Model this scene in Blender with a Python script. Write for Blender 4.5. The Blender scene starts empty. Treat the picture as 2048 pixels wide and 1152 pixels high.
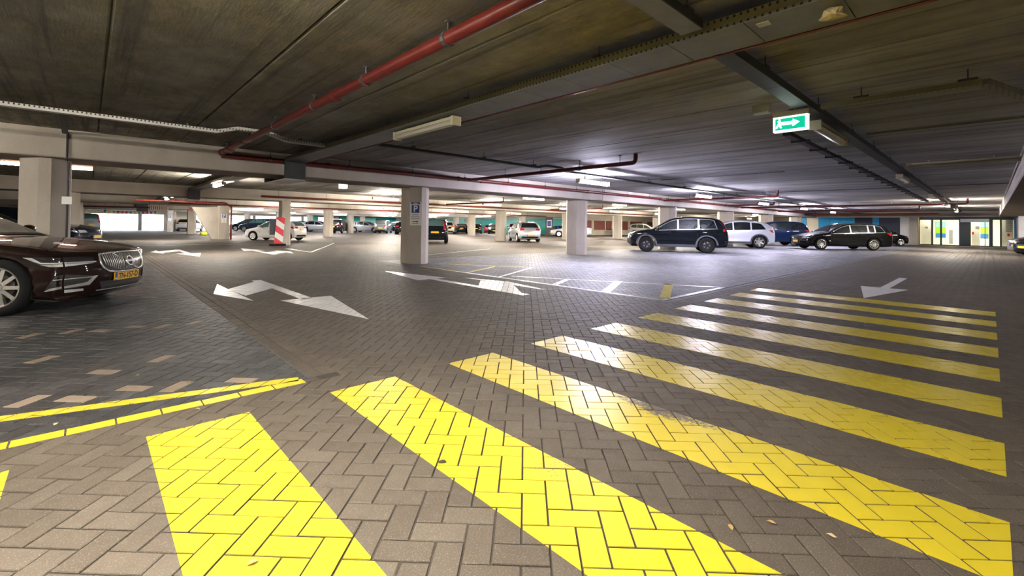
import bpy, bmesh, math, random
import numpy as np
from mathutils import Vector, Matrix
from mathutils.geometry import delaunay_2d_cdt
random.seed(7); rng = np.random.default_rng(7)
scene = bpy.context.scene
col = scene.collection
R = math.radians

# ------------------------------------------------------------------ camera
# world: x runs along the crossing lane, y along the drive-in lane, camera over the origin
FPX = 900.3; YAW = R(46.731); PITCH = R(0.8175); ROLL = R(0.7567); CY = 438.17; CAMH = 1.181
cF = Vector((math.cos(YAW)*math.cos(PITCH), math.sin(YAW)*math.cos(PITCH), math.sin(PITCH)))
cR0 = Vector((math.sin(YAW), -math.cos(YAW), 0)); cU0 = cR0.cross(cF)
cR = cR0*math.cos(ROLL) + cU0*math.sin(ROLL); cU = -cR0*math.sin(ROLL) + cU0*math.cos(ROLL)
cd = bpy.data.cameras.new('camera'); cam = bpy.data.objects.new('camera', cd); col.objects.link(cam)
cd.sensor_width = 36; cd.lens = FPX/2048*36; cd.shift_y = (CY-576)/2048; cd.clip_end = 400; cd.clip_start = 0.05
m3 = Matrix((cR, cU, -cF)).transposed()
cam.matrix_world = Matrix.Translation((0, 0, CAMH)) @ m3.to_4x4()
scene.camera = cam

# ------------------------------------------------------------------ world, exposure
w = bpy.data.worlds.new('world'); scene.world = w; w.use_nodes = True
w.node_tree.nodes['Background'].inputs[0].default_value = (0.93, 0.96, 1.0, 1)
w.node_tree.nodes['Background'].inputs[1].default_value = 6.0
scene.view_settings.view_transform = 'Standard'; scene.view_settings.look = 'None'
scene.view_settings.gamma = 1.0; scene.view_settings.use_curve_mapping = False
scene.view_settings.exposure = 1.2
LAMP = 1.6
scene.cycles.use_denoising = True
scene.cycles.max_bounces = 6; scene.cycles.diffuse_bounces = 3; scene.cycles.glossy_bounces = 3
scene.cycles.transmission_bounces = 6; scene.cycles.caustics_reflective = False; scene.cycles.caustics_refractive = False
scene.cycles.sample_clamp_indirect = 6.0
scene.cycles.use_adaptive_sampling = True; scene.cycles.adaptive_threshold = 0.1; scene.cycles.adaptive_min_samples = 16

# ------------------------------------------------------------------ materials
MATS = {}
def mat(name, color=(.5, .5, .5), rough=.5, metal=0., coat=0., emit=None, estr=0., spec=.5, trans=0., alpha=1.):
    if name in MATS: return MATS[name]
    m = bpy.data.materials.new(name); m.use_nodes = True; MATS[name] = m
    b = m.node_tree.nodes['Principled BSDF']
    b.inputs['Base Color'].default_value = (*color, 1); b.inputs['Roughness'].default_value = rough
    b.inputs['Metallic'].default_value = metal; b.inputs['Coat Weight'].default_value = coat
    b.inputs['Coat Roughness'].default_value = .02
    b.inputs['Specular IOR Level'].default_value = spec
    b.inputs['Transmission Weight'].default_value = trans; b.inputs['Alpha'].default_value = alpha
    if emit: b.inputs['Emission Color'].default_value = (*emit, 1); b.inputs['Emission Strength'].default_value = estr
    return m
class NT:
    def __init__(s, m): s.m = m; s.t = m.node_tree; s.b = s.t.nodes['Principled BSDF']
    def n(s, typ, **kw):
        x = s.t.nodes.new(typ)
        for k, v in kw.items(): setattr(x, k, v)
        return x
    def l(s, a, b): s.t.links.new(a, b)
    def coords(s, scale=(1, 1, 1), rot=(0, 0, 0), kind='Object'):
        tc = s.n('ShaderNodeTexCoord'); mp = s.n('ShaderNodeMapping')
        mp.inputs['Scale'].default_value = scale; mp.inputs['Rotation'].default_value = rot
        s.l(tc.outputs[kind], mp.inputs['Vector']); return mp.outputs['Vector']
    def world(s, scale=(1, 1, 1), rot=(0, 0, 0)):
        g = s.n('ShaderNodeNewGeometry'); mp = s.n('ShaderNodeMapping')
        mp.inputs['Scale'].default_value = scale; mp.inputs['Rotation'].default_value = rot
        s.l(g.outputs['Position'], mp.inputs['Vector']); return mp.outputs['Vector']
    def noise(s, vec, scale, detail=4, rough=.55):
        x = s.n('ShaderNodeTexNoise'); x.inputs['Scale'].default_value = scale; x.inputs['Detail'].default_value = detail
        x.inputs['Roughness'].default_value = rough; s.l(vec, x.inputs['Vector']); return x.outputs['Fac']
    def ramp(s, fac, stops):
        x = s.n('ShaderNodeValToRGB'); e = x.color_ramp.elements
        while len(e) > 1: e.remove(e[-1])
        e[0].position = stops[0][0]; e[0].color = (*stops[0][1], 1)
        for p, c in stops[1:]:
            k = e.new(p); k.color = (*c, 1)
        s.l(fac, x.inputs['Fac']); return x.outputs['Color']
    def mix(s, fac, a, b, mode='MIX'):
        x = s.n('ShaderNodeMix', data_type='RGBA', blend_type=mode)
        for inp, v in ((0, fac), (6, a), (7, b)):
            if isinstance(v, (int, float)): x.inputs[inp].default_value = v
            elif isinstance(v, tuple): x.inputs[inp].default_value = (*v, 1)
            else: s.l(v, x.inputs[inp])
        return x.outputs[2]
    def math(s, op, a, b=0., clamp=False):
        x = s.n('ShaderNodeMath', operation=op); x.use_clamp = clamp
        for i, v in enumerate((a, b)):
            if isinstance(v, (int, float)): x.inputs[i].default_value = v
            else: s.l(v, x.inputs[i])
        return x.outputs[0]
    def base(s, c): s.l(c, s.b.inputs['Base Color'])
    def bump(s, h, strength=.3, dist=.01):
        x = s.n('ShaderNodeBump'); x.inputs['Strength'].default_value = strength; x.inputs['Distance'].default_value = dist
        s.l(h, x.inputs['Height']); s.l(x.outputs['Normal'], s.b.inputs['Normal'])

def concrete(name, a, b, rough=.8, scale=1.5, streak=(1, 1, 1), bump=.25):
    m = mat(name, a, rough); t = NT(m); v = t.world(scale=streak)
    n1 = t.noise(v, scale, 6, .6); n2 = t.noise(t.world(), 45, 3, .6)
    c = t.ramp(n1, [(.3, a), (.7, b)])
    c2 = t.mix(t.math('MULTIPLY', n2, .35), c, (a[0]*.45, a[1]*.45, a[2]*.45))
    t.base(c2); t.bump(n2, bump, .004); return m
concrete('concrete', (.43, .38, .32), (.56, .51, .44), .8, 1.6, (1, 1, .45))
concrete('concrete_grey', (.50, .48, .46), (.62, .60, .58), .8, 1.6, (1, 1, .45))
concrete('wall_cream', (.70, .62, .48), (.80, .73, .60), .75, 1.2)
concrete('wall_white', (.80, .79, .77), (.88, .87, .85), .7, 1.2)
concrete('wall_grey', (.30, .30, .30), (.42, .41, .40), .8, 1.2)
# ceiling: bare precast slabs, stained olive and brown, board streaks along the span; grey beyond lightened for lamp glow
m = mat('ceiling_slab', (.3, .28, .24), .75); t = NT(m)
v1 = t.world(scale=(1.0, .10, 1)); n1 = t.noise(v1, 2.2, 3, .6); n6 = t.noise(t.world(scale=(6.0, .16, 1)), 1.6, 2, .65); n2 = t.noise(t.world(), .22, 2, .6)
n3 = t.noise(t.world(scale=(3, .5, 1)), 14, 2, .7); n4 = t.noise(t.world(), 1.1, 3, .65)
c = t.ramp(n1, [(.30, (.26, .255, .25)), (.5, (.56, .55, .54)), (.72, (.74, .73, .72))])  # lamp glow painted into the grey that shows farther back
sep = t.n('ShaderNodeSeparateXYZ'); t.l(t.world(), sep.inputs[0])
near = t.math('SUBTRACT', 1.0, t.math('MULTIPLY', sep.outputs[0], .085), True)
n5 = t.noise(t.world(scale=(1, .55, 1)), 5.5, 5, .75)
ol = t.ramp(n5, [(.32, (.055, .050, .030)), (.50, (.155, .130, .060)), (.62, (.25, .215, .105)), (.74, (.42, .38, .24))])
c = t.mix(t.math('MULTIPLY', near, t.ramp(n4, [(.20, (.45, .45, .45)), (.60, (1, 1, 1))])), c, ol)
c = t.mix(t.math('MULTIPLY', t.ramp(n3, [(.55, (0, 0, 0)), (.72, (1, 1, 1))]), .35), c, (.42, .38, .26))
c = t.mix(t.math('MULTIPLY', t.ramp(n2, [(.4, (0, 0, 0)), (.65, (1, 1, 1))]), .5), c, (.10, .095, .085))
c = t.mix(t.ramp(n6, [(.28, (.75, .75, .75)), (.46, (.0, .0, .0))]), c, (.06, .055, .05))
t.base(c); t.bump(n3, .35, .006)
# bricks
def brick_mat(name, stops, rough=.62):
    m = mat(name, stops[1][1], rough); t = NT(m)
    at = t.n('ShaderNodeAttribute', attribute_name='tint'); oi = t.n('ShaderNodeObjectInfo')
    f = t.math('FRACT', t.math('ADD', at.outputs['Fac'], oi.outputs['Random']))
    c = t.ramp(f, stops)
    n1 = t.noise(t.world(), 180, 2, .6); n2 = t.noise(t.world(), 1.3, 2, .6); n3 = t.noise(t.world(), 14, 2, .6)
    c = t.mix(t.math('MULTIPLY', t.ramp(n1, [(.55, (0, 0, 0)), (.75, (1, 1, 1))]), .45), c, (.42, .38, .34))
    c = t.mix(t.math('MULTIPLY', t.ramp(n2, [(.35, (0, 0, 0)), (.7, (1, 1, 1))]), .35), c, tuple(x*.55 for x in stops[0][1]))
    c = t.mix(t.math('MULTIPLY', n3, .3), c, tuple(x*.6 for x in stops[0][1]))
    t.base(c); t.b.inputs['Specular IOR Level'].default_value = .36; t.l(t.math('ADD', t.math('MULTIPLY', n3, .25), rough-.12), t.b.inputs['Roughness']); t.bump(n1, .35, .002); return m
brick_mat('brick_lane', [(0, (.082, .066, .050)), (.5, (.097, .079, .061)), (1, (.115, .095, .075))], .68)
brick_mat('brick_dark', [(0, (.030, .031, .033)), (.6, (.045, .046, .049)), (1, (.075, .076, .080))], .52)
brick_mat('brick_bay', [(0, (.10, .10, .11)), (.5, (.135, .135, .148)), (1, (.175, .175, .19))], .60)
brick_mat('brick_brown', [(0, (.22, .165, .12)), (.5, (.26, .20, .15)), (1, (.30, .235, .18))], .6)
def plain_noise(name, a, b, scale, rough, stretch=(1, 1, 1), bump=.2, metal=0., coat=0.):
    m = mat(name, a, rough, metal, coat); t = NT(m); n1 = t.noise(t.world(scale=stretch), scale, 5, .6)
    t.base(t.ramp(n1, [(.3, a), (.7, b)])); t.bump(n1, bump, .003); return m
def paint(name, c, c2, wear):
    m = mat(name, c, .38); t = NT(m)
    n1 = t.noise(t.world(), 60, 5, .7); n2 = t.noise(t.world(), 1.1, 3, .5); n3 = t.noise(t.world(), 7, 3, .5)
    wv = t.math('MULTIPLY', t.ramp(n1, [(.56, (0, 0, 0)), (.62, (1, 1, 1))]), t.ramp(n2, [(wear, (0, 0, 0)), (wear+.10, (1, 1, 1))]))
    spots = t.ramp(n1, [(.70, (0, 0, 0)), (.74, (1, 1, 1))])
    k = t.math('MAXIMUM', wv, spots)
    if name == 'yellow_paint':      # the worn upper edge of the third stripe
        sp = t.n('ShaderNodeSeparateXYZ'); t.l(t.world(), sp.inputs[0])
        du = t.math('MULTIPLY', t.math('ABSOLUTE', t.math('SUBTRACT', sp.outputs[0], 2.72)), 3.2); dv = t.math('MULTIPLY', t.math('ABSOLUTE', t.math('SUBTRACT', sp.outputs[1], 1.45)), .95)
        wm = t.math('SUBTRACT', 1.05, t.math('ADD', du, dv), True); n9 = t.noise(t.world(), 34, 6, .8)
        k = t.math('MAXIMUM', k, t.ramp(t.math('MULTIPLY', wm, n9), [(.34, (0, 0, 0)), (.40, (1, 1, 1))]))
    t.base(t.mix(k, t.mix(n3, c, c2), (.13, .105, .08))); t.bump(n1, .15, .001)
    t.l(t.math('ADD', t.math('MULTIPLY', n3, .25), .22), t.b.inputs['Roughness']); return m
paint('yellow_paint', (.66, .535, .030), (.58, .46, .018), .56)
paint('white_paint', (.80, .80, .80), (.70, .70, .71), .58)
mat('yellow_line', (.62, .48, .03), .5)
# far floor: same bricks, too far to tell apart
m = mat('floor_paving', (.15, .12, .1), .70, spec=.36); t = NT(m)
br = t.n('ShaderNodeTexBrick'); br.inputs['Scale'].default_value = 1.0
br.inputs['Brick Width'].default_value = .211; br.inputs['Row Height'].default_value = .1055; br.inputs['Mortar Size'].default_value = .004
br.inputs['Color1'].default_value = (.8, .8, .8, 1); br.inputs['Color2'].default_value = (1.15, 1.15, 1.15, 1); br.inputs['Mortar'].default_value = (.35, .35, .35, 1)
t.l(t.world(rot=(0, 0, R(45))), br.inputs['Vector'])
sep = t.n('ShaderNodeSeparateXYZ'); t.l(t.world(), sep.inputs[0]); X, Y = sep.outputs[0], sep.outputs[1]
def step(v, lo): return t.math('GREATER_THAN', v, lo)
baybig = t.math('MULTIPLY', step(Y, 3.6), step(X, 6.8)); bayfar = t.math('SUBTRACT', 1., step(Y, 13.4))
bayR = t.math('MULTIPLY', baybig, bayfar)
bayL = t.math('MULTIPLY', t.math('MULTIPLY', step(Y, 3.55), t.math('SUBTRACT', 1., step(X, 1.3))), t.math('SUBTRACT', 1., step(Y, 24.)))
c = t.mix(bayR, (.105, .084, .067), (.118, .118, .132)); c = t.mix(bayL, c, (.055, .058, .066))
n2 = t.noise(t.world(), .35, 4, .6); n3 = t.noise(t.world(), 22, 3, .6)
c = t.mix(1.0, c, br.outputs['Color'], 'MULTIPLY'); c = t.mix(t.math('MULTIPLY', n2, .35), c, (.06, .05, .045))
t.base(c); t.bump(br.outputs['Fac'], -.3, .004)
plain_noise('joint_sand', (.030, .024, .019), (.055, .045, .036), 60, .95)
plain_noise('joint_light', (.19, .18, .165), (.27, .25, .23), 60, .95)
# metals, plastics
plain_noise('red_pipe', (.10, .009, .006), (.13, .014, .009), 6, .42, coat=.1)
plain_noise('galvanised', (.50, .51, .52), (.62, .63, .64), 8, .42, metal=.6)
plain_noise('tray_grey', (.20, .21, .22), (.26, .27, .28), 5, .5, metal=.3)
plain_noise('tray_dark', (.045, .05, .055), (.07, .075, .08), 5, .55, metal=.2)
mat('black_metal', (.02, .02, .022), .5, .3); mat('rod', (.10, .10, .10), .5, .6)
mat('white_plastic', (.75, .75, .73), .4); mat('cream_plastic', (.52, .48, .34), .35); mat('acrylic', (.62, .60, .50), .2, trans=.15)
m = mat('perforated', (.62, .61, .58), .5, .2); t = NT(m)      # punched holes of the tray's side
vv = t.n('ShaderNodeTexVoronoi', feature='F1'); vv.inputs['Scale'].default_value = 22; vv.inputs['Randomness'].default_value = 0
t.l(t.world(scale=(1, 1, .8)), vv.inputs['Vector'])
t.base(t.ramp(vv.outputs['Distance'], [(.20, (.03, .03, .03)), (.26, (.66, .65, .62))]))
m = mat('perforated_olive', (.2, .2, .13), .5, .2); t = NT(m)
vv = t.n('ShaderNodeTexVoronoi', feature='F1'); vv.inputs['Scale'].default_value = 22; vv.inputs['Randomness'].default_value = 0
t.l(t.world(scale=(1, 1, .8)), vv.inputs['Vector'])
t.base(t.ramp(vv.outputs['Distance'], [(.20, (.02, .02, .015)), (.26, (.24, .23, .15))]))
# signs
mat('sign_white', (.78, .76, .70), .4); mat('sign_blue', (.01, .05, .36), .35); mat('sign_red', (.62, .02, .02), .35); mat('sign_black', (.02, .02, .02), .5)
mat('sign_grey_print', (.25, .25, .25), .5)
mat('exit_green', (.0, .35, .22), .3, emit=(.0, .60, .34), estr=.42); mat('exit_white', (.9, .9, .9), .3, emit=(.88, 1.0, .97), estr=4.5)
mat('exit_frame', (.9, .9, .9), .3, emit=(.85, 1., .93), estr=.9)
# walls far away
def panel_paint(name, c, rough=.5):
    m = mat(name, c, rough); t = NT(m); n1 = t.noise(t.world(), 1.4, 4, .6)
    t.base(t.ramp(n1, [(.3, tuple(x*.86 for x in c)), (.7, c)])); return m
panel_paint('teal_panel', (.02, .42, .33)); panel_paint('teal_light', (.25, .68, .60)); panel_paint('blue_panel', (.0, .32, .68))
panel_paint('navy_panel', (.006, .010, .035)); panel_paint('brown_panel', (.27, .075, .055)); panel_paint('dark_panel', (.05, .05, .055))
mat('door_frame', (.008, .022, .03), .3); mat('frame_blue', (.01, .10, .24), .35)
m = mat('clear_glass', (.9, .95, .95), .02, trans=1.0); m.node_tree.nodes['Principled BSDF'].inputs['IOR'].default_value = 1.05
mat('poster_green', (.30, .62, .03), .5); mat('poster_blue', (.02, .16, .42), .5); mat('poster_cyan', (.30, .62, .72), .5); mat('door_white', (.84, .80, .68), .5)
# cars
def carpaint(name, c, metal=.0, rough=.32):
    dark = max(c) < .12
    m = mat(name, c, rough, metal, 1.0, spec=.05 if dark else .4); m.node_tree.nodes['Principled BSDF'].inputs['Coat IOR'].default_value = 1.38 if dark else 1.5; return m
carpaint('paint_brown', (.013, .0062, .0048), .0, .4); carpaint('paint_black', (.0025, .0025, .003), .0, .5); carpaint('paint_darkblue', (.0022, .0036, .0058), .0, .45)
carpaint('paint_blue', (.003, .0085, .030), .0, .4); carpaint('paint_silver', (.42, .43, .44), .55, .35); carpaint('paint_lilac', (.50, .52, .58), .25, .35)
carpaint('paint_white', (.72, .70, .66)); carpaint('paint_grey', (.15, .17, .17), .4); carpaint('paint_beige', (.40, .36, .26), .3)
carpaint('paint_red', (.30, .01, .012)); carpaint('paint_navy', (.010, .016, .034), .0, .4); carpaint('paint_brightblue', (.01, .05, .35)); carpaint('paint_darkred', (.07, .008, .01))
mat('car_glass', (.008, .011, .012), .04, coat=.25, spec=.3); mat('car_glass_teal', (.05, .11, .11), .05, coat=.6, spec=.8); mat('car_glass_tint', (.07, .075, .06), .05, coat=.5, spec=.7)
mat('rubber', (.009, .009, .0095), .8, spec=.15); mat('car_trim', (.010, .010, .011), .6, spec=.25); mat('arch_grey', (.055, .058, .07), .55); mat('underbody', (.008, .008, .008), .9)
mat('chrome', (.82, .82, .82), .22, .75); mat('alloy', (.62, .61, .58), .25, .9); mat('alloy_dark', (.02, .02, .022), .35, .5); mat('hub_white', (.70, .70, .70), .35, .2)
mat('lamp_clear', (.62, .64, .66), .08, .3, 1.0); mat('lamp_dark', (.03, .03, .035), .08, .2, 1.0); mat('lamp_red', (.42, .008, .012), .15, 0, 1.0); mat('lamp_amber', (.60, .20, .01), .15, 0, 1.0)
mat('plate_yellow', (.80, .43, .012), .4); mat('plate_blue', (.015, .05, .30), .4); mat('plate_ink', (.012, .012, .012), .5); mat('disc_steel', (.35, .34, .33), .3, .9)

# ------------------------------------------------------------------ mesh helpers
class MB:
    def __init__(s): s.v = []; s.f = []; s.m = []; s.mats = []; s.cur = 0
    def use(s, name):
        if name not in s.mats: s.mats.append(name)
        s.cur = s.mats.index(name); return s
    def add(s, vs, fs):
        o = len(s.v); s.v += [tuple(p) for p in vs]
        for f in fs: s.f.append(tuple(i+o for i in f)); s.m.append(s.cur)
        return s
    def box(s, x0, x1, y0, y1, z0, z1):
        vs = [(x, y, z) for z in (z0, z1) for y in (y0, y1) for x in (x0, x1)]
        return s.add(vs, [(0, 2, 3, 1), (4, 5, 7, 6), (0, 1, 5, 4), (2, 6, 7, 3), (0, 4, 6, 2), (1, 3, 7, 5)])
    def prism(s, poly, z0, z1):
        n = len(poly); a = sum(poly[i][0]*poly[(i+1) % n][1]-poly[(i+1) % n][0]*poly[i][1] for i in range(n))
        if a < 0: poly = poly[::-1]
        vs = [(x, y, z0) for x, y in poly] + [(x, y, z1) for x, y in poly]
        return s.add(vs, [tuple(range(n))[::-1], tuple(range(n, 2*n))] + [(i, (i+1) % n, (i+1) % n+n, i+n) for i in range(n)])
    def tube(s, pts, r, n=10, caps=True, closed=False):
        pts = [Vector(p) for p in pts]; vs = []; fs = []; up0 = None; N = len(pts)
        for i, p in enumerate(pts):
            d = (pts[(i+1) % N]-pts[i-1]) if closed else (pts[min(i+1, N-1)]-pts[max(i-1, 0)])
            d.normalize()
            if up0 is None: up0 = Vector((0, 0, 1)) if abs(d.z) < .9 else Vector((1, 0, 0))
            a = d.cross(up0); a.normalize(); b = a.cross(d); b.normalize(); up0 = b
            rr = r[i] if isinstance(r, (list, tuple)) else r
            for k in range(n):
                t = 2*math.pi*k/n; vs.append(p+a*math.cos(t)*rr+b*math.sin(t)*rr)
        for i in range(N if closed else N-1):
            j = (i+1) % N
            for k in range(n): fs.append((i*n+k, i*n+(k+1) % n, j*n+(k+1) % n, j*n+k))
        if caps and not closed: fs += [tuple(range(n))[::-1], tuple(range((N-1)*n, N*n))]
        return s.add(vs, fs)
    def lathe(s, prof, n=32, axis='y', c=(0, 0, 0)):
        vs = []; fs = []; P = len(prof)
        for k in range(n):
            t = 2*math.pi*k/n
            for (r, a) in prof:
                q = (r*math.cos(t), a, r*math.sin(t)) if axis == 'y' else (r*math.cos(t), r*math.sin(t), a) if axis == 'z' else (a, r*math.cos(t), r*math.sin(t))
                vs.append((q[0]+c[0], q[1]+c[1], q[2]+c[2]))
        for k in range(n):
            k2 = (k+1) % n
            for i in range(P-1): fs.append((k*P+i, k*P+i+1, k2*P+i+1, k2*P+i))
        return s.add(vs, fs)
    def mesh(s, name, smooth=False):
        me = bpy.data.meshes.new(name); me.from_pydata(s.v, [], s.f)
        for k in s.mats: me.materials.append(MATS[k])
        if len(s.m): me.polygons.foreach_set('material_index', s.m)
        if smooth: me.polygons.foreach_set('use_smooth', [True]*len(me.polygons))
        me.update(); return me
    def build(s, name, material=None, parent=None, smooth=False, label=None, cat=None, group=None, kind=None):
        if material and not s.mats: s.use(material)
        me = s.mesh(name, smooth)
        return link(name, me, parent, label, cat, group, kind)
def tag(o, label=None, cat=None, group=None, kind=None):
    for k, v in (('label', label), ('category', cat), ('group', group), ('kind', kind)):
        if v: o[k] = v
    return o
def link(name, me, parent=None, label=None, cat=None, group=None, kind=None, loc=None, rz=None):
    o = bpy.data.objects.new(name, me); col.objects.link(o)
    if parent is not None: o.parent = parent
    if loc is not None: o.location = loc
    if rz is not None: o.rotation_euler = (0, 0, rz)
    return tag(o, label, cat, group, kind)
def empty(name, loc=(0, 0, 0), rz=0, label=None, cat=None, group=None, kind=None):
    o = link(name, None, None, label, cat, group, kind, loc, rz); o.empty_display_size = .1; return o
def smooth_angle(o, ang=35):
    me = o.data; me.polygons.foreach_set('use_smooth', [True]*len(me.polygons))
    bm = bmesh.new(); bm.from_mesh(me)
    for e in bm.edges:
        if len(e.link_faces) == 2 and e.calc_face_angle(0) > R(ang): e.smooth = False
    bm.to_mesh(me); bm.free()
def text_mesh(s, size, depth=.002):
    cu = bpy.data.curves.new('txt', 'FONT'); cu.body = s; cu.size = size; cu.align_x = 'CENTER'; cu.align_y = 'CENTER'; cu.extrude = depth; cu.offset = size*.028
    o = bpy.data.objects.new('txt', cu); me = bpy.data.meshes.new_from_object(o); bpy.data.objects.remove(o); bpy.data.curves.remove(cu); return me

# ------------------------------------------------------------------ setting: floor with brick paving
U0, DU, V0, DV = -.58, 7.86, 12.07, 13.6          # column grid
SOFF, CEIL = 2.29, 2.80
UMIN, UMAX, VMIN, VMAX = -14., 72., -14., 72.
b = MB().use('floor_paving').add([(UMIN, VMIN, -.006), (UMAX, VMIN, -.006), (UMAX, VMAX, -.006), (UMIN, VMAX, -.006)], [(0, 1, 2, 3)])
b.use('joint_sand').add([(-4, -4, -.0055), (38, -4, -.0055), (38, 3.5, -.0055), (-4, 3.5, -.0055), (1.3, 3.5, -.0055), (7, 3.5, -.0055), (7, 30, -.0055), (1.3, 30, -.0055)], [(0, 1, 2, 3), (4, 5, 6, 7)])
floor = b.build('floor', label='brick paved garage floor in brown and charcoal herringbone', kind='structure')

PW = .1055; S2 = math.sqrt(.5)
def depth(x, y): return cF.x*x+cF.y*y
def sx(x, y):
    d = depth(x, y); return 1024+FPX*(cR0.x*x+cR0.y*y)/max(d, .01)
def clip(poly, a, bb, c):
    # keep a*x+b*y<=c
    out = []; n = len(poly)
    for i in range(n):
        p, q = poly[i], poly[(i+1) % n]; dp = a*p[0]+bb*p[1]-c; dq = a*q[0]+bb*q[1]-c
        if dp <= 0: out.append(p)
        if dp*dq < 0:
            k = dp/(dp-dq); out.append((p[0]+(q[0]-p[0])*k, p[1]+(q[1]-p[1])*k))
    return out
def clip_rect(poly, u0, u1, v0, v1):
    for a, bb, c in ((-1, 0, -u0), (1, 0, u1), (0, -1, -v0), (0, 1, v1)):
        if len(poly) < 3: return []
        poly = clip(poly, a, bb, c)
    return poly
def inrect(p, r): return r[0] <= p[0] <= r[1] and r[2] <= p[1] <= r[3]
LANE1 = (-9, 60, -9, 3.47); LANE2 = (1.465, 6.70, 3.47, 13.4); BAYL = (-9, 1.25, 3.575, 24.); BAYR = (6.81, 60, 3.60, 13.4); LANE3 = (1.465, 60, 13.4, 40)
BROWN = [(-.42, 6.75), (-.15, 6.65), (.12, 6.58), (.40, 6.50), (.69, 6.44), (.97, 6.35), (-.29, 4.26), (-.01, 4.17), (.27, 4.08), (.55, 4.00), (.83, 3.89), (.15, 4.68), (.49, 4.81), (-.3, 5.5), (.7, 8.9), (.1, 9.0)]
bricks = []      # (polygon outer, zone, tint, z, rect info)
ZMAX = 27.0
g0 = .0036
for i in range(-310, 310):
    for j in range(-30, 290):
        mm = (i-j) % 4
        if mm == 0: rect = (i*PW+g0, (i+2)*PW-g0, j*PW+g0, (j+1)*PW-g0); ori = 0
        elif mm == 3: rect = (i*PW+g0, (i+1)*PW-g0, j*PW+g0, (j+2)*PW-g0); ori = 1
        else: continue
        lx, ly = (rect[0]+rect[1])/2, (rect[2]+rect[3])/2
        # lattice turned by 45 degrees against the lanes
        cx, cy = (lx+ly)*S2, (ly-lx)*S2
        d = cF.x*cx+cF.y*cy
        if d < .75 or d > ZMAX: continue
        px = 1024+FPX*(cR0.x*cx+cR0.y*cy)/d
        if px < -120-300/d or px > 2180+300/d: continue
        quad = [((x+y)*S2, (y-x)*S2) for x, y in ((rect[0], rect[2]), (rect[1], rect[2]), (rect[1], rect[3]), (rect[0], rect[3]))]
        zj = random.uniform(-.0012, .0012); tint = random.random()
        full = [k for k, r in enumerate((LANE1, LANE2, BAYL, BAYR, LANE3)) if all(inrect(p, r) for p in quad)]
        if full: bricks.append((quad, ('lane', 'lane', 'dark', 'bay', 'lane')[full[0]], tint, zj, (cx, cy, ori), True)); continue
        if all(inrect(p, LANE1) or inrect(p, LANE2) or inrect(p, LANE3) for p in quad): bricks.append((quad, 'lane', tint, zj, (cx, cy, ori), False)); continue
        for k, r in enumerate((LANE1, LANE2, BAYL, BAYR, LANE3)):
            q = clip_rect(quad, *r)
            if len(q) >= 3: bricks.append((q, ('lane', 'lane', 'dark', 'bay', 'lane')[k], tint, zj, (cx, cy, ori), False))
# straight border courses between lane and bays
def course(u0, v0, along, n, zone, wdt=.1055):
    for k in range(n):
        a = k*.2118; L = .2118
        if along == 'u': q = [(u0+a+g0, v0+g0), (u0+a+L-g0, v0+g0), (u0+a+L-g0, v0+wdt-g0), (u0+a+g0, v0+wdt-g0)]
        else: q = [(u0+g0, v0+a+g0), (u0+wdt-g0, v0+a+g0), (u0+wdt-g0, v0+a+L-g0), (u0+g0, v0+a+L-g0)]
        cx, cy = sum(p[0] for p in q)/4, sum(p[1] for p in q)/4
        d = depth(cx, cy)
        if .75 < d < ZMAX and -200 < sx(cx, cy) < 2250: bricks.append((q, zone, random.random(), random.uniform(-.001, .001), (cx, cy, 2), False))
course(1.253, 3.575, 'v', 150, 'lane'); course(1.36, 3.575, 'v', 150, 'lane')
course(6.703, 3.47, 'v', 47, 'bay'); course(-6.0, 3.47, 'u', 34, 'lane'); course(6.81, 3.47, 'u', 200, 'bay')
bro = set()
for bx, by in BROWN:
    k = min((k for k in range(len(bricks)) if bricks[k][1] == 'dark'), key=lambda k: (bricks[k][4][0]-bx)**2+(bricks[k][4][1]-by)**2); bro.add(k)
for k in bro:
    q = list(bricks[k]); q[1] = 'brown'; bricks[k] = tuple(q)
# the 300 bricks that show largest are pieces of their own
def shown(k):
    q, zn, tint, zj, (cx, cy, ori), full = bricks[k]; d = depth(cx, cy); x = sx(cx, cy)
    y = CY+13+FPX*CAMH/d
    return full and zn == 'lane' and -40 < x < 2090 and y < 1185
own = set(sorted([k for k in range(len(bricks)) if shown(k)], key=lambda k: depth(*bricks[k][4][:2]))[:300])
def brick_geo(q, zt, bev=.0035, dz=.003, zb=-.014):
    cx = sum(p[0] for p in q)/len(q); cy = sum(p[1] for p in q)/len(q)
    ins = []
    for p in q:
        dx, dy = cx-p[0], cy-p[1]; L = math.hypot(dx, dy) or 1; k = min(bev*1.35/L, .4); ins.append((p[0]+dx*k, p[1]+dy*k))
    n = len(q)
    vs = [(x, y, zt) for x, y in ins] + [(x, y, zt-dz) for x, y in q] + [(x, y, zb) for x, y in q]
    fs = [tuple(range(n))] + [(i+n, (i+1) % n+n, (i+1) % n, i) for i in range(n)] + [(i+2*n, (i+1) % n+2*n, (i+1) % n+n, i+n) for i in range(n)]
    return vs, fs, ins
ownmesh = None
hx, hy = PW-g0, PW/2-g0
vs, fs, _ = brick_geo([(-hx, -hy), (hx, -hy), (hx, hy), (-hx, hy)], 0)
bm_ = MB().use('brick_lane'); bm_.add(vs, fs); ownmesh = bm_.mesh('brick')
for k in sorted(own):
    q, zn, tint, zj, (cx, cy, ori), full = bricks[k]
    link('brick', ownmesh, floor, loc=(cx, cy, zj), rz=R(-45)+(R(90) if ori == 1 else 0)+random.uniform(-.006, .006))
tops = []
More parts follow.
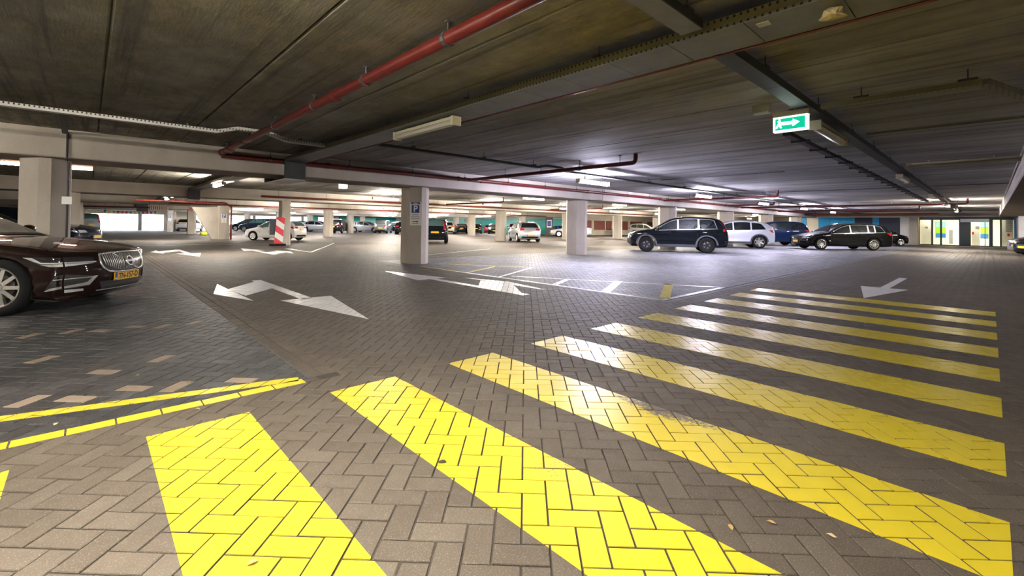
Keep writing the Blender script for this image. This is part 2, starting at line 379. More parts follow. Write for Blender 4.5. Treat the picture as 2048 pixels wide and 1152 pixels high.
for zn, mname in (('lane', 'brick_lane'), ('dark', 'brick_dark'), ('bay', 'brick_bay'), ('brown', 'brick_brown')):
    V, F, T = [], [], []
    for k, (q, z_, tint, zj, c_, full) in enumerate(bricks):
        if z_ != zn or k in own: continue
        vs, fs, ins = brick_geo(q, zj); o = len(V); V += vs; F += [tuple(i+o for i in f) for f in fs]; T += [tint]*len(vs)
    me = bpy.data.meshes.new('paving'); me.from_pydata(V, [], F); me.materials.append(MATS[mname])
    at = me.attributes.new('tint', 'FLOAT', 'POINT'); at.data.foreach_set('value', T); me.update()
    link({'lane': 'lane_paving', 'dark': 'charcoal_paving', 'bay': 'bay_paving', 'brown': 'bay_marker_bricks'}[zn], me, floor, kind='stuff')
b = MB().use('joint_light').add([(-4, 3.58, -.0052), (1.26, 3.58, -.0052), (1.26, 22, -.0052), (-4, 22, -.0052)], [(0, 1, 2, 3)]); b.build('bay_sand', parent=floor)
grid = {}
for k, bk in enumerate(bricks): grid.setdefault((int(bk[4][0]//.5), int(bk[4][1]//.5)), []).append(k)

# ------------------------------------------------------------------ painted markings: paint lies on the brick faces, joints stay open
def ccw(p):
    a = sum(p[i][0]*p[(i+1) % len(p)][1]-p[(i+1) % len(p)][0]*p[i][1] for i in range(len(p)))
    return p if a > 0 else p[::-1]
def marking(name, pieces, material, label, cat='road marking', group=None, dz=.0009):
    V, F = [], []
    for poly in pieces:
        poly = ccw(list(poly)); xs = [p[0] for p in poly]; ys = [p[1] for p in poly]; any_ = False
        for gi in range(int(min(xs)//.5)-1, int(max(xs)//.5)+2):
            for gj in range(int(min(ys)//.5)-1, int(max(ys)//.5)+2):
                for k in grid.get((gi, gj), ()):
                    q, zn, tint, zj, c_, full = bricks[k]
                    cx, cy = c_[0], c_[1]
                    q = [(p[0]+(cx-p[0])*.012, p[1]+(cy-p[1])*.012) for p in q]
                    for e in range(len(poly)):
                        a, bb = poly[e], poly[(e+1) % len(poly)]
                        nx, ny = bb[1]-a[1], -(bb[0]-a[0])
                        q = clip(q, nx, ny, nx*a[0]+ny*a[1])
                        if len(q) < 3: break
                    if len(q) >= 3:
                        any_ = True; o = len(V); n = len(q); V += [(x, y, zj+dz) for x, y in q]+[(x, y, zj-.002) for x, y in q]
                        F.append(tuple(range(o, o+n))); F += [(o+n+i, o+n+(i+1) % n, o+(i+1) % n, o+i) for i in range(n)]
        if not any_ or max(depth(*p) for p in poly) > ZMAX+.3:
            o = len(V); n = len(poly); z = -.004
            V += [(x, y, z) for x, y in poly]; F.append(tuple(range(o, o+n)))
    me = bpy.data.meshes.new(name); me.from_pydata(V, [], F); me.materials.append(MATS[material]); me.update()
    return link(name, me, None, label, cat, group)
def strip(a, bb, wd):
    dx, dy = bb[0]-a[0], bb[1]-a[1]; L = math.hypot(dx, dy); nx, ny = -dy/L*wd/2, dx/L*wd/2
    return [(a[0]+nx, a[1]+ny), (a[0]-nx, a[1]-ny), (bb[0]-nx, bb[1]-ny), (bb[0]+nx, bb[1]+ny)]
ordw = ['cut off by the picture corner, left of the widest stripe', 'widest and nearest of the crossing', 'second from the near end', 'third from the near end, worn in its middle', 'fourth from the near end', 'fifth from the near end', 'sixth from the near end', 'seventh from the near end', 'third from the white arrow', 'second from the white arrow', 'right in front of the white arrow']
for k in range(11):
    u = .2528+(k-1)*1.0
    marking('crossing_stripe', [[(u, -.053), (u+.5, -.053), (u+.5, 3.16), (u, 3.16)]], 'yellow_paint', 'yellow zebra crossing stripe, '+ordw[k], 'road marking', 'zebra crossing stripes')
arrow1 = [[(2.42, 10.2), (2.42, 7.3), (2.59, 7.3), (2.59, 10.2)], [(2.14, 7.36), (2.90, 7.36), (2.55, 5.27)],
          [(2.42, 10.0), (2.42, 8.81), (1.86, 8.18), (1.80, 9.15)], [(1.80, 10.02), (1.83, 7.57), (1.51, 8.69)]]
marking('lane_arrow', arrow1, 'white_paint', 'white lane arrow ahead and right, pointing towards the zebra crossing')
cxa, cya = (2.55+5.43)/2, (5.27+10.37)/2
marking('lane_arrow', [[(2*cxa-x, 2*cya-y) for x, y in p] for p in arrow1], 'white_paint', 'white lane arrow ahead and right, beside the hatched bay corner, pointing away')
marking('lane_arrow', [[(9.85, 1.51), (11.94, 1.88), (11.94, 1.12)], [(11.9, 1.41), (14.8, 1.41), (14.8, 1.56), (11.9, 1.56)]], 'white_paint', 'white straight arrow just behind the zebra crossing')
def arrow_far(cx, cy, sgn, label):
    return marking('lane_arrow', [[(x+cx-2.55, sgn*(y-7.7)+cy) if sgn > 0 else (2*2.55-x+cx-2.55, -(y-7.7)+cy) for x, y in p] for p in arrow1], 'white_paint', label)
arrow_far(2.75, 20.6, 1, 'small white turning arrow far down the lane, nearer the brown car')
arrow_far(5.0, 20.6, -1, 'small white turning arrow far down the lane, nearer the red and white board')
hl = 'hatched bay corner'
marking('bay_line', [strip((6.83, 3.62), (6.83, 9.3), .085)], 'white_paint', 'long white edge line of the hatched corner along the drive lane')
marking('bay_line', [strip((6.83, 9.3), (6.85, 11.0), .085)], 'yellow_line', 'yellow end of the edge line at the foot of the parking sign column')
marking('bay_line', [strip((6.83, 3.66), (9.28, 3.66), .085)], 'white_paint', 'short white line of the hatched corner facing the zebra crossing')
marking('bay_line', [strip((7.2, 7.66), (9.24, 3.66), .085)], 'white_paint', 'slanting white line closing the front hatched triangle')
marking('bay_line', [strip((7.7, 11.4), (9.2, 8.9), .085)], 'yellow_line', 'slanting yellow line closing the rear hatched triangle')
for a, bb, wd, mt, lb in (((6.87, 8.9), (8.5, 9.72), .08, 'yellow_line', 'thin yellow cross line in the rear hatched triangle, nearest the column'), ((6.88, 7.71), (9.16, 8.88), .08, 'white_paint', 'thin pale cross line in the rear hatched triangle'),
                  ((6.87, 6.02), (7.9, 6.5), .13, 'white_paint', 'short white cross bar in the front hatched triangle'), ((6.84, 4.78), (8.45, 5.55), .17, 'white_paint', 'broad white cross bar in the front hatched triangle'), ((7.0, 3.71), (8.85, 4.6), .17, 'yellow_paint', 'broad yellow cross bar near the tip of the front hatched triangle')):
    marking('hatch_bar', [strip(a, bb, wd)], mt, lb, 'road marking', 'bars of the hatched corner')
marking('bay_line', [[(-4, 3.472), (1.27, 3.472), (1.27, 3.574), (-4, 3.574)]], 'yellow_paint', 'straight yellow line on the border course left of the crossing')
marking('bay_line', [strip((-3.5, 4.86), (1.18, 3.585), .10)], 'yellow_paint', 'slanting yellow line on the charcoal bricks beside the brown car')
marking('bay_line', [strip((1.0, 27.45), (9.0, 27.3), .16)], 'yellow_line', 'yellow line across the far end of the drive lane')
marking('bay_line', [strip((6.55, 21.9), (6.56, 18.8), .10), strip((6.56, 18.75), (7.85, 21.25), .10)], 'white_paint', 'white bay corner mark in front of the red and white board')
marking('bay_line', [strip((7.9, 21.3), (10.7, 26.8), .07)], 'white_paint', 'faint slanting bay line right of the red and white board')
marking('bay_line', [strip((9.6, 15.0), (14.6, 17.1), .09)], 'white_paint', 'pale line on the floor right behind the parking sign column')

# ------------------------------------------------------------------ setting: ceiling slabs, beams, columns
ceil = MB().use('ceiling_slab').box(UMIN, UMAX, VMIN, VMAX, CEIL+.03, CEIL+.3).build('ceiling', label='dark stained concrete ceiling of precast slabs', kind='structure')
def slabmesh(wd, ln):
    g, c = .006, .014
    prof = [(-wd/2+g, .035), (-wd/2+g, c), (-wd/2+g+c, 0), (wd/2-g-c, 0), (wd/2-g, c), (wd/2-g, .035)]
    vs = [(x, y, z) for y in (0, ln) for x, z in prof]; n = 6
    return MB().use('ceiling_slab').add(vs, [(i, i+1, i+1+n, i+n) for i in range(n-1)] + [(0, 1, 2, 3, 4, 5)[::-1], (6, 7, 8, 9, 10, 11)]).mesh('ceiling_slab')
bays = [(V0+DV*j+.53, V0+DV*(j+1)-.68) for j in range(-2, 5)]
for bi, (va, vb) in enumerate(bays):
    va = max(va, VMIN); vb = min(vb, VMAX)
    wd = 1.22; me = slabmesh(wd, vb-va); us = [.10+wd/2+wd*k for k in range(-12, 59)]
    if bi in (1, 2, 3):
        for u in us: link('ceiling_slab', me, ceil, loc=(u, va, CEIL))
    else:
        mb = MB().use('ceiling_slab'); mv = [v.co for v in me.vertices]; mf = [tuple(p.vertices) for p in me.polygons]
        for u in us: mb.add([(v.x+u, v.y+va, v.z+CEIL) for v in mv], mf)
        mb.build('ceiling_slabs', parent=ceil, kind='stuff')
beam_lab = ['concrete beam overhead at the right edge, over the parked cars', 'deep concrete beam crossing the picture over the parking sign column', 'second concrete beam behind the parking sign column', 'third concrete beam carrying the red striped boards', 'fourth concrete beam towards the daylight opening', 'concrete beam over the far daylight wall']
for j in range(-1, 5):
    v = V0+DV*j-.07; a, c = (v-.62, v+.61)
    if j == -1: a, c = -1.7, -.43
    mb = MB().use('concrete')
    prof = [(a, CEIL+.03), (a, SOFF+.02), (a+.02, SOFF), (c-.02, SOFF), (c, SOFF+.02), (c, CEIL+.03)]
    vs = [(x, y, z) for x in (UMIN, UMAX) for y, z in prof]; n = 6
    mb.add(vs, [(i, i+1, i+1+n, i+n) for i in range(n-1)] + [(0, 1, 2, 3, 4, 5)[::-1], (6, 7, 8, 9, 10, 11)])
    mb.build('beam', label=beam_lab[j+1], cat='beam', kind='structure')
def column_poly(a=.33, bq=.50, c=.25): return [(-a, -bq+c), (-a+c, -bq), (a-c, -bq), (a, -bq+c), (a, bq-c), (a-c, bq), (-a+c, bq), (-a, bq-c)]
colmesh = {}
for k_, mn in (('warm', 'concrete'), ('cool', 'concrete_grey')): colmesh[k_] = MB().use(mn).prism(column_poly(), 0, SOFF+.01).mesh('column')
slim = MB().use('concrete').prism(column_poly(.24, .24, .05), 0, SOFF+.01).mesh('column')
clab = {(0, 0): 'concrete column behind the brown car, with conduit and white box', (1, 0): 'concrete column carrying the blue parking sign', (2, 0): 'concrete column in front of the black SUV, with conduit on its edge', (3, 0): 'concrete column right behind the black SUV roof', (4, 0): 'concrete column over the lilac-grey car',
        (5, 0): 'concrete column between lilac-grey car and blue SUV', (6, 0): 'concrete column behind the blue SUV', (1, 1): 'slim concrete column behind the red and white board', (3, 1): 'concrete column left of the silver hatchback', (5, 1): 'cream column left of the white SUV', (2, 2): 'concrete column right of the white hatchback', (4, 2): 'cream column between the dark van-like car and black estate'}
skip = {(1, 2)}
for j in range(-1, 5):
    for k in range(-1, 10):
        u = U0+DU*k; v = V0+DV*j
        if j == -1: v = -1.15
        if j == -1: continue
        if depth(u, v) < 2 or not (-150 < sx(u, v) < 2200): continue
        if u > 48 and v < 14: continue
        if u > 45 and v > 36: continue
        if (k, j) in skip: continue
        o = link('column', slim if (k, j) == (1, 1) else colmesh['warm'], None, clab.get((k, j), 'octagonal concrete column far back among the parked cars'), 'column', None if (k, j) in clab else 'far concrete columns', 'structure', loc=((7.45 if (k, j) == (1, 1) else u), (25.2 if (k, j) == (1, 1) else v), 0))
# column with raking buttress beside the ramp, and slim posts further back
mb = MB().use('concrete').box(6.35, 6.95, 35.2, 35.9, 0, 2.25)
mb.add([(4.9, 35.4, 2.1), (6.4, 35.4, 2.1), (6.4, 35.4, 0), (6.0, 35.4, 0), (4.9, 35.75, 2.1), (6.4, 35.75, 2.1), (6.4, 35.75, 0), (6.0, 35.75, 0)], [(0, 3, 2, 1), (4, 5, 6, 7), (0, 1, 5, 4), (1, 2, 6, 5), (2, 3, 7, 6), (3, 0, 4, 7)])
mb.build('column', label='concrete column with raking side, small blue parking sign on it', cat='column', kind='structure')
for q, lb in (((6.9, 50.6), 'slim concrete post in front of the far white car'), ((6.4, 60.5), 'slim post at the edge of the daylight opening')):
    MB().use('concrete').box(q[0]-.25, q[0]+.25, q[1]-.25, q[1]+.25, 0, 2.3).build('column', label=lb, cat='column', kind='structure')

# ------------------------------------------------------------------ setting: walls
def wall(name, boxes, material, label):
    mb = MB().use(material)
    for q in boxes: mb.box(*q)
    return mb.build(name, label=label, kind='structure')
H = CEIL+.05
wall('wall_front_left', [(UMIN-.3, UMIN, VMIN, VMAX, 0, H)], 'wall_grey', 'grey garage wall outside the picture on the left')
wall('wall_behind', [(UMIN, UMAX, VMIN-.3, VMIN, 0, H)], 'wall_grey', 'grey garage wall behind the viewer')
YF = 71.0
fw = wall('wall_far', [(UMIN, -2.2, YF, YF+.3, 0, H), (-2.2, 6.9, YF, YF+.3, 1.95, H), (6.9, 9.6, YF, YF+.3, 0, H), (9.6, 13.0, YF, YF+.3, 2.0, H), (13.0, 14.0, YF, YF+.3, 0, H), (14., 27., YF, YF+.3, 0, .85), (14., 27., YF, YF+.3, 2.05, H), (27., 46.5, YF, YF+.3, 0, H)], 'wall_cream', 'far cream wall with bright daylight openings')
for u in (10.2, 10.8, 11.4, 12.0, 12.5): MB().use('white_plastic').box(u-.05, u+.05, YF-.02, YF+.1, 0, 2.0).build('window_bar', parent=fw)
for u in (4.6, 17., 20.2, 23.5): MB().use('wall_grey').box(u-.18, u+.18, YF-.05, YF+.2, 0 if u < 6 else .85, 2.05).build('window_post', parent=fw)
# teal panels of the far wall
for i, (a, c, mt) in enumerate(((29.0, 33.3, 'teal_panel'), (33.4, 35.2, 'teal_light'), (35.3, 39.0, 'teal_panel'), (39.1, 40.0, 'wall_white'), (40.1, 41.6, 'teal_panel'), (41.7, 43.6, 'teal_light'), (43.7, 46.3, 'teal_panel'), (24.4, 25.8, 'teal_panel'))):
    MB().use(mt).box(a, c, YF-.06, YF-.003, .05, 2.25).build('wall_panel', parent=fw)
# core block with red-brown panels
core = wall('wall_core', [(46.5, UMAX, 37.0, 37.3, 0, H), (46.5, 46.8, 37.3, YF, 0, H)], 'wall_cream', 'cream wall with red-brown panels behind the silver cars')
for a, c in ((47.0, 49.5), (50.2, 52.6), (53.0, 54.2), (55.4, 58.4), (59.2, 62.4), (64, 69)): MB().use('brown_panel').box(a, c, 36.9, 36.997, .75, 2.0).build('wall_panel', parent=core)
for a, c, mt in ((38, 41.5, 'teal_panel'), (42, 47, 'teal_panel'), (48, 52, 'teal_light'), (53, 60, 'teal_panel'), (61, 68, 'teal_light')): MB().use(mt).box(46.4, 46.497, a, c, .05, 2.2).build('wall_panel', parent=core)
wall('wall_right_far', [(UMAX, UMAX+.3, 13, 37, 0, H)], 'wall_cream', 'cream wall far back between the columns')
UE = 50.65
wall('wall_return', [(UE, UMAX, 13.0, 13.3, 0, H)], 'wall_cream', 'cream return wall beside the blue panels')
ew = wall('wall_right', [(UE, UE+.25, 4.1, 13.0, 0, 2.34), (UE, UE+.25, VMIN, -1.3, 0, 2.34), (UE-.05, UE+.25, VMIN, 13.0, 2.34, H)], 'wall_cream', 'end wall with blue panels left of the glass entrance')
for a, c, mt in ((4.66, 5.28, 'wall_white'), (5.30, 6.68, 'navy_panel'), (6.70, 7.14, 'blue_panel'), (7.16, 8.42, 'navy_panel'), (8.44, 9.35, 'blue_panel'), (9.37, 10.27, 'blue_panel'), (10.29, 11.20, 'blue_panel'), (12.19, 12.53, 'blue_panel')):
    MB().use(mt).box(UE-.06, UE-.003, a, c, .02, 2.30).build('wall_panel', parent=ew)
MB().use('concrete').box(UE-.5, UE-.02, 4.12, 4.66, 0, 2.32).build('column', label='concrete pier left of the glass entrance', cat='column', kind='structure')
MB().use('wall_white').box(46.2, 46.9, -1.9, -1.33, 0, 2.30).build('column', label='white column right of the glass entrance', cat='column', kind='structure')

# ------------------------------------------------------------------ services: lamps
def lampmat(name, c, s):
    return mat(name, (.9, .9, .9), .4, emit=c, estr=s)
lampmat('lamp_cool', (.80, .77, 1.0), 205*LAMP); lampmat('lamp_warm', (1.0, .91, .78), 175*LAMP); lampmat('lamp_pink', (1.0, .55, .45), 30*LAMP); lampmat('lamp_near', (1.0, .92, .80), 165*LAMP); lampmat('lamp_far', (.95, .95, 1.0), 125*LAMP)
lamp_parts = {}
def lamp_meshes(m, L=1.5, br=.31):
    if (m, L, br) in lamp_parts: return lamp_parts[(m, L, br)]
    h = L/2
    body = MB().use('cream_plastic').prism([(-h, -.05), (h, -.05), (h, .05), (-h, .05)], .034, .075)
    body.box(-h*.6, -h*.6+.03, -.012, .012, .07, br); body.box(h*.6-.03, h*.6, -.012, .012, .07, br)
    n = 6; vs = []
    for x in (-h+.02, h-.02):
        for k in range(n+1):
            t = -.75+(math.pi+1.5)*k/n; vs.append((x, -math.cos(t)*.062, .002-math.sin(t)*.042))
    dif = MB().use(m).add(vs, [(k, k+1, k+n+2, k+n+1) for k in range(n)]+[tuple(range(n+1)), tuple(range(n+1, 2*n+2))[::-1]])
    ends = MB().use('cream_plastic').box(-.02, .02, -.068, .068, -.042, .075)
    lamp_parts[(m, L, br)] = (body.mesh('housing'), dif.mesh('diffuser'), ends.mesh('end_cap')); return lamp_parts[(m, L, br)]
def lamp(u, v, m, label, group=None, along='u', z=2.50, L=1.5):
    e = empty('ceiling_lamp', (u, v, z), 0 if along == 'u' else R(90), label, 'lamp', group)
    a, d, c = lamp_meshes(m, L, .10 if (along == 'v' and abs(u-3.42) < .1) or abs(v-1.5) < .02 else round(CEIL+.01-z, 2))
    link('housing', a, e); link('diffuser', d, e); link('end_cap', c, e, loc=(L/2, 0, 0)); link('end_cap', c, e, loc=(-L/2, 0, 0)); return e
o4 = ['nearest, above the hatched corner', 'second from the hatched corner, above the black SUV', 'third from the hatched corner, above the lilac-grey car', 'fourth from the hatched corner, above the blue SUV']
for k, u in enumerate((11.15, 18.7, 26.0, 33.5)): lamp(u, 8.25, 'lamp_cool', 'lit cool-white tube lamp, '+o4[k], 'lamps over the right-hand bays')
lamp(41., 8.2, 'lamp_cool', 'lit cool-white tube lamp farthest in its row, before the blue panels', 'lamps over the right-hand bays')
lamp(3.42, 5.46, 'acrylic', 'unlit twin tube lamp under the wide cable tray, yellowish diffuser', None, 'v', 2.50)
lamp(3.42, 19.1, 'lamp_near', 'lit lamp on the cable tray beyond the deep beam, glaring star', None, 'v', 2.50)
lamp(3.42, 33.6, 'lamp_near', 'lit lamp further along the tray, left of the striped boards', None, 'v', 2.50)
lamp(-.68, 14.7, 'lamp_pink', 'pinkish lit tube lamp behind the column of the brown car', None, 'u', 2.40)
for k, (u, lit) in enumerate(((7.35, 0), (15.0, 0), (23.4, 0), (31.9, 1), (40.6, 1))):
    lamp(u, 1.5, 'lamp_near' if lit else 'acrylic', ['unlit tube lamp under the tray just behind the exit sign', 'unlit tube lamp under the tray, second behind the exit sign', 'unlit tube lamp under the tray, third behind the exit sign', 'lit lamp under the tray, glaring before the glass entrance', 'lit lamp under the tray closest to the glass entrance'][k], 'lamps under the long tray', 'u', 2.47)
lamp(13.95, .45, 'cream_plastic', 'long unlit cream batten lamp on the ceiling at the right', None, 'v', 2.68, 1.75)
lamp(-.2, 1.7, 'lamp_near', 'lit tube lamp on the ceiling just above the picture', 'lamps outside the picture', 'u', 2.62)
lamp(6.2, -.1, 'lamp_near', 'lit tube lamp on the ceiling right of the picture', 'lamps outside the picture', 'v', 2.62) if False else None
lamp(-4.5, 8.2, 'lamp_near', 'lit tube lamp on the ceiling left of the picture', 'lamps outside the picture', 'u', 2.50)  # lamp added out of view to brighten the deep beam
lamp(1.0, -6.5, 'lamp_near', 'lit tube lamp behind the viewer', 'lamps behind the viewer', 'u', 2.55)
lamp(12.0, -6.5, 'lamp_near', 'lit tube lamp in the bay right of the picture', 'lamps outside the picture', 'u', 2.55)
lamp(27.0, -6.5, 'lamp_near', 'lit tube lamp in the far right bay outside the picture', 'lamps outside the picture', 'u', 2.55)
lamp(42.0, -6.5, 'lamp_warm', 'lit tube lamp beside the entrance outside the picture', 'lamps outside the picture', 'u', 2.55)
second = {(15.8, 15.3): 'lit lamp behind the deep beam, right of the parking sign column', (23.2, 15.3): 'lit lamp behind the deep beam, between the front two right columns', (30.9, 15.3): 'lit lamp seen above the black SUV roof', (11.6, 22.2): 'lit lamp left of the parking sign column, behind the beam', (19.1, 22.2): 'lit lamp above the dark blue hatchback', (26.5, 22.2): 'lit lamp above the silver hatchback'}
rows = [(15.3, (15.8, 23.2, 30.9, 38.4, 46.0)), (22.2, (11.6, 19.1, 26.5, 33.0, 40.5)), (29.4, (15.5, 23.0, 30.5, 38.0, 44.5, 55.)), (36.2, (11.4, 19.5, 27.2, 34.6)), (43.4, (8.5, 16., 23.5, 31., 38.5)), (50., (12., 19.5, 27., 34.5, 42.)), (57.5, (8.5, 16., 23.5, 31., 38.5)), (64., (12., 19.5, 27., 34.5, 42.))]
rowname = ['first row behind the deep beam', 'row just before the second beam', 'first row behind the second beam', 'row just before the third beam', 'first row behind the third beam', 'row just before the fourth beam', 'first row behind the fourth beam', 'row nearest the far wall']
ordn = ['first', 'second', 'third', 'fourth', 'fifth', 'sixth']
for ri, (v, us) in enumerate(rows):
    for k, u in enumerate(us):
        lb = second.get((u, v))
        lamp(u, v, 'lamp_warm' if v < 45 else 'lamp_far', lb or 'small lit tube lamp, %s from the left in the %s' % (ordn[k], rowname[ri]), 'far lit lamps')
for u, lb in ((56., 'small lit tube lamp before the far cream wall, nearer one'), (64., 'small lit tube lamp before the far cream wall, farther one')): lamp(u, 22., 'lamp_warm', lb, 'far lit lamps')

# ------------------------------------------------------------------ services: red pipes
def rounded(pts, r=.12, n=5):
    pts = [Vector(p) for p in pts]; out = [pts[0]]
    for i in range(1, len(pts)-1):
        a, p, c = pts[i-1], pts[i], pts[i+1]; d1 = (a-p).normalized(); d2 = (c-p).normalized()
        k = min(r, (a-p).length*.45, (c-p).length*.45); A = p+d1*k; C = p+d2*k
        for j in range(n+1):
            t = j/n; out.append(A*(1-t)**2+p*2*t*(1-t)+C*t*t)
    return out+[pts[-1]]
def pipe(pts, r, label, hang=(), cat='pipe', group=None, material='red_pipe', name='sprinkler_pipe', couplers=()):
    e = empty(name, pts[0], 0, label, cat, group); o = Vector(pts[0])
    mb = MB().use(material).tube([p-o for p in rounded(pts, max(.11, 2*r))], r, 14); q = mb.build('pipe', parent=e, smooth=True); smooth_angle(q, 50)
    for h in hang:
        h = Vector(h)-o
        nxt = min(range(len(pts)-1), key=lambda i: ((Vector(pts[i])+Vector(pts[i+1]))/2-o-h).length); d = (Vector(pts[nxt+1])-Vector(pts[nxt])).normalized()
        k = MB().use('rod').tube([h-d*.02, h+d*.02], r*1.16, 12); k.tube([h+Vector((0, 0, r)), (h.x, h.y, CEIL+.001-o.z)], .007, 6)
        k.box(h.x-.02, h.x+.02, h.y-.02, h.y+.02, CEIL-o.z-.012, CEIL-o.z+.001)
        k.build('hanger', parent=e)
    for c_ in couplers:
        c_ = Vector(c_[0])-o, Vector(c_[1]); MB().use(material).tube([c_[0]-c_[1]*.04, c_[0]+c_[1]*.04], r*1.25, 14).build('coupler', parent=e)
    return e
pipe([(2.05, -7, 2.655), (2.05, 11.25, 2.655)], .057, 'thick red pipe overhead running from the near ceiling to the deep beam', [(2.05, v, 2.655) for v in (-1, 2.95, 4.4, 5.85, 7.5, 9.2, 10.8)], couplers=[((2.05, v, 2.655), (0, 1, 0)) for v in (5.2, 10.4, 11.2)])
pipe([(2.05, 11.25, 2.60), (50.4, 11.25, 2.62)], .055, 'red pipe along the face of the deep beam', [(u, 11.25, 2.61) for u in np.arange(3.0, 48, 1.85)], couplers=[((u, 11.25, 2.605), (1, 0, 0)) for u in (4.3, 8.3, 9.2, 14.8, 20.7, 21.3, 28.8, 36.)])
pipe([(8.75, 11.2, 2.60), (8.75, 5.35, 2.60), (8.75, 5.35, 2.83)], .048, 'dark red branch pipe turning up into the ceiling above the hatched corner', [(8.75, v, 2.60) for v in (9.6, 8.2, 6.9, 5.75)])
pipe([(21.0, 11.2, 2.545), (21.0, 6.1, 2.545), (21., 6.1, 2.83)], .048, 'red branch pipe turning up into the ceiling above the black SUV', [(21., v, 2.545) for v in (9.9, 8.3, 6.5)])
pipe([(29.0, 11.2, 2.60), (29.0, 8.6, 2.60), (29., 8.6, 2.83)], .048, 'short red branch pipe turning up above the lilac-grey car', [(29., v, 2.60) for v in (10.2, 9.0)])
pipe([(31.2, 11.2, 2.545), (31.2, .75, 2.545), (31.2, .75, 2.83)], .048, 'long red branch pipe crossing to the right above the black estate car', [(31.2, v, 2.545) for v in (9, 7.2, 5.4, 3.6, 2., 1.1)])
pipe([(38.7, 11.2, 2.545), (38.7, 3.1, 2.545), (38.7, 3.1, 2.83)], .048, 'red branch pipe in front of the blue panels', [(38.7, v, 2.545) for v in (9, 7.2, 5.4, 3.6)])
pipe([(46.2, 11.2, 2.50), (46.2, 2.6, 2.50)], .06, 'red pipe directly above the blue panels', [(46.2, v, 2.5) for v in (9.5, 7.2, 5.0, 3.0)])
pipe([(6.2, 24.7, 2.47), (44, 24.7, 2.47)], .05, 'red pipe along the second beam', [(u, 24.7, 2.47) for u in np.arange(7, 43, 2.4)])
pipe([(6.2, 24.7, 2.6), (6.2, 24.7, 2.2), (6.2, 24.3, 2.2)], .04, 'short dark elbow pipe hanging left of the second beam pipe') if False else None
pipe([(17.2, 24.6, 2.52), (17.2, 19.0, 2.52), (17.2, 19., 2.83)], .045, 'red branch pipe behind the parking sign column', [(17.2, v, 2.52) for v in (23.5, 22, 20.5)])
pipe([(27.5, 24.6, 2.52), (27.5, 19.5, 2.52), (27.5, 19.5, 2.83)], .045, 'red branch pipe right of the second column', [(27.5, v, 2.52) for v in (23.5, 22, 20.5)])
pipe([(4, 38.3, 2.40), (42, 38.3, 2.40)], .05, 'red pipe along the third beam far back', [(u, 38.3, 2.4) for u in np.arange(8, 42, 3.4)])
pipe([(6.98, 34.9, .0), (6.98, 34.9, 2.2), (6.6, 34.9, 2.42), (2., 34.9, 2.42)], .06, 'dark red downpipe on the raking column', name='downpipe')
pipe([(-1.2, 13.0, 2.47), (3.2, 13.0, 2.47)], .03, 'thin grey pipe behind the deep beam on the left', [(0.4, 13., 2.47), (1.8, 13., 2.47), (2.8, 13., 2.47)], material='galvanised', name='conduit_pipe')
pipe([(-1.2, 51., 2.30), (4.2, 51., 2.34)], .06, 'dark red pipe above the daylight opening', [(u, 51., 2.32) for u in (0., 1.6, 3.2)])
# ------------------------------------------------------------------ services: cable trays
def tray(u0, u1, v0, v1, z, hgt, label, bottom='tray_grey', side='perforated_olive', other='tray_dark', along='v', joints=.55, cat='cable tray'):
    e = empty('cable_tray', ((u0+u1)/2, (v0+v1)/2, z), 0, label, cat); ox, oy = (u0+u1)/2, (v0+v1)/2
    a, c, d, f = u0-ox, u1-ox, v0-oy, v1-oy; n = 0
    L = (v1-v0) if along == 'v' else (u1-u0); k = int(L/joints); st = L/k
    pm = None
    for i in range(k):
        if along == 'v': mb = MB().use(bottom).box(a, c, 0+.002, st-.004, 0, .008); q = (0, d+i*st, 0)
        else: mb = MB().use(bottom).box(.002, st-.004, d, f, 0, .008); q = (a+i*st, 0, 0)
        pm = pm or mb.mesh('cover_plate'); link('cover_plate', pm, e, loc=q)
    if along == 'v':
        MB().use(side).box(a-.003, a+.002, d, f, .008, hgt).build('side_flange', parent=e); MB().use(other).box(c-.002, c+.003, d, f, .008, hgt).build('side_flange', parent=e)
    else:
        MB().use(side).box(a, c, d-.003, d+.002, .008, hgt).build('side_flange', parent=e); MB().use(other).box(a, c, f-.002, f+.003, .008, hgt).build('side_flange', parent=e)
    for q in np.arange(.8, L, 1.9):
        x, y = ((a+.03, d+q) if along == 'v' else (a+q, d+.02)); rod = MB().use('rod').tube([(x, y, hgt*.2), (x, y, CEIL-z+.001)], .006, 6)
        rod.box(x-.05, x+.05, y-.03, y+.03, hgt, hgt+.02); rod.build('hanger', parent=e)
    return e
tray(3.27, 3.72, -6, 11.09, 2.60, .085, 'wide grey cable tray with perforated edge crossing the ceiling')
mb = MB().use('tray_dark').box(3.27, 3.72, 11.10, 11.16, 2.20, 2.66); e = mb.build('cable_duct', label='dark duct plate where the wide tray drops under the deep beam', cat='cable tray')
MB().use('galvanised').box(3.27, 3.72, 11.10, 12.79, 2.17, 2.20).build('duct_cover', parent=e)
MB().use('tray_dark').box(3.27, 3.72, 12.70, 12.78, 2.20, 2.66).build('duct_plate', parent=e)
tray(3.27, 3.72, 12.8, 24.83, 2.60, .085, 'wide cable tray continuing behind the deep beam', joints=1.1)
mb = MB().use('tray_dark').box(3.27, 3.72, 24.85, 24.92, 2.17, 2.66); e = mb.build('cable_duct', label='smaller dark duct plate at the second beam', cat='cable tray'); MB().use('galvanised').box(3.27, 3.72, 24.85, 26.4, 2.15, 2.17).build('duct_cover', parent=e)
tray(3.27, 3.72, 26.5, 38.4, 2.60, .085, 'far piece of the wide cable tray', joints=2.2)
mb = MB().use('tray_dark').box(3.1, 3.9, 51.9, 52.0, 2.0, 2.80); mb.build('cable_duct', label='smallest dark duct plate left of the striped boards', cat='cable tray')
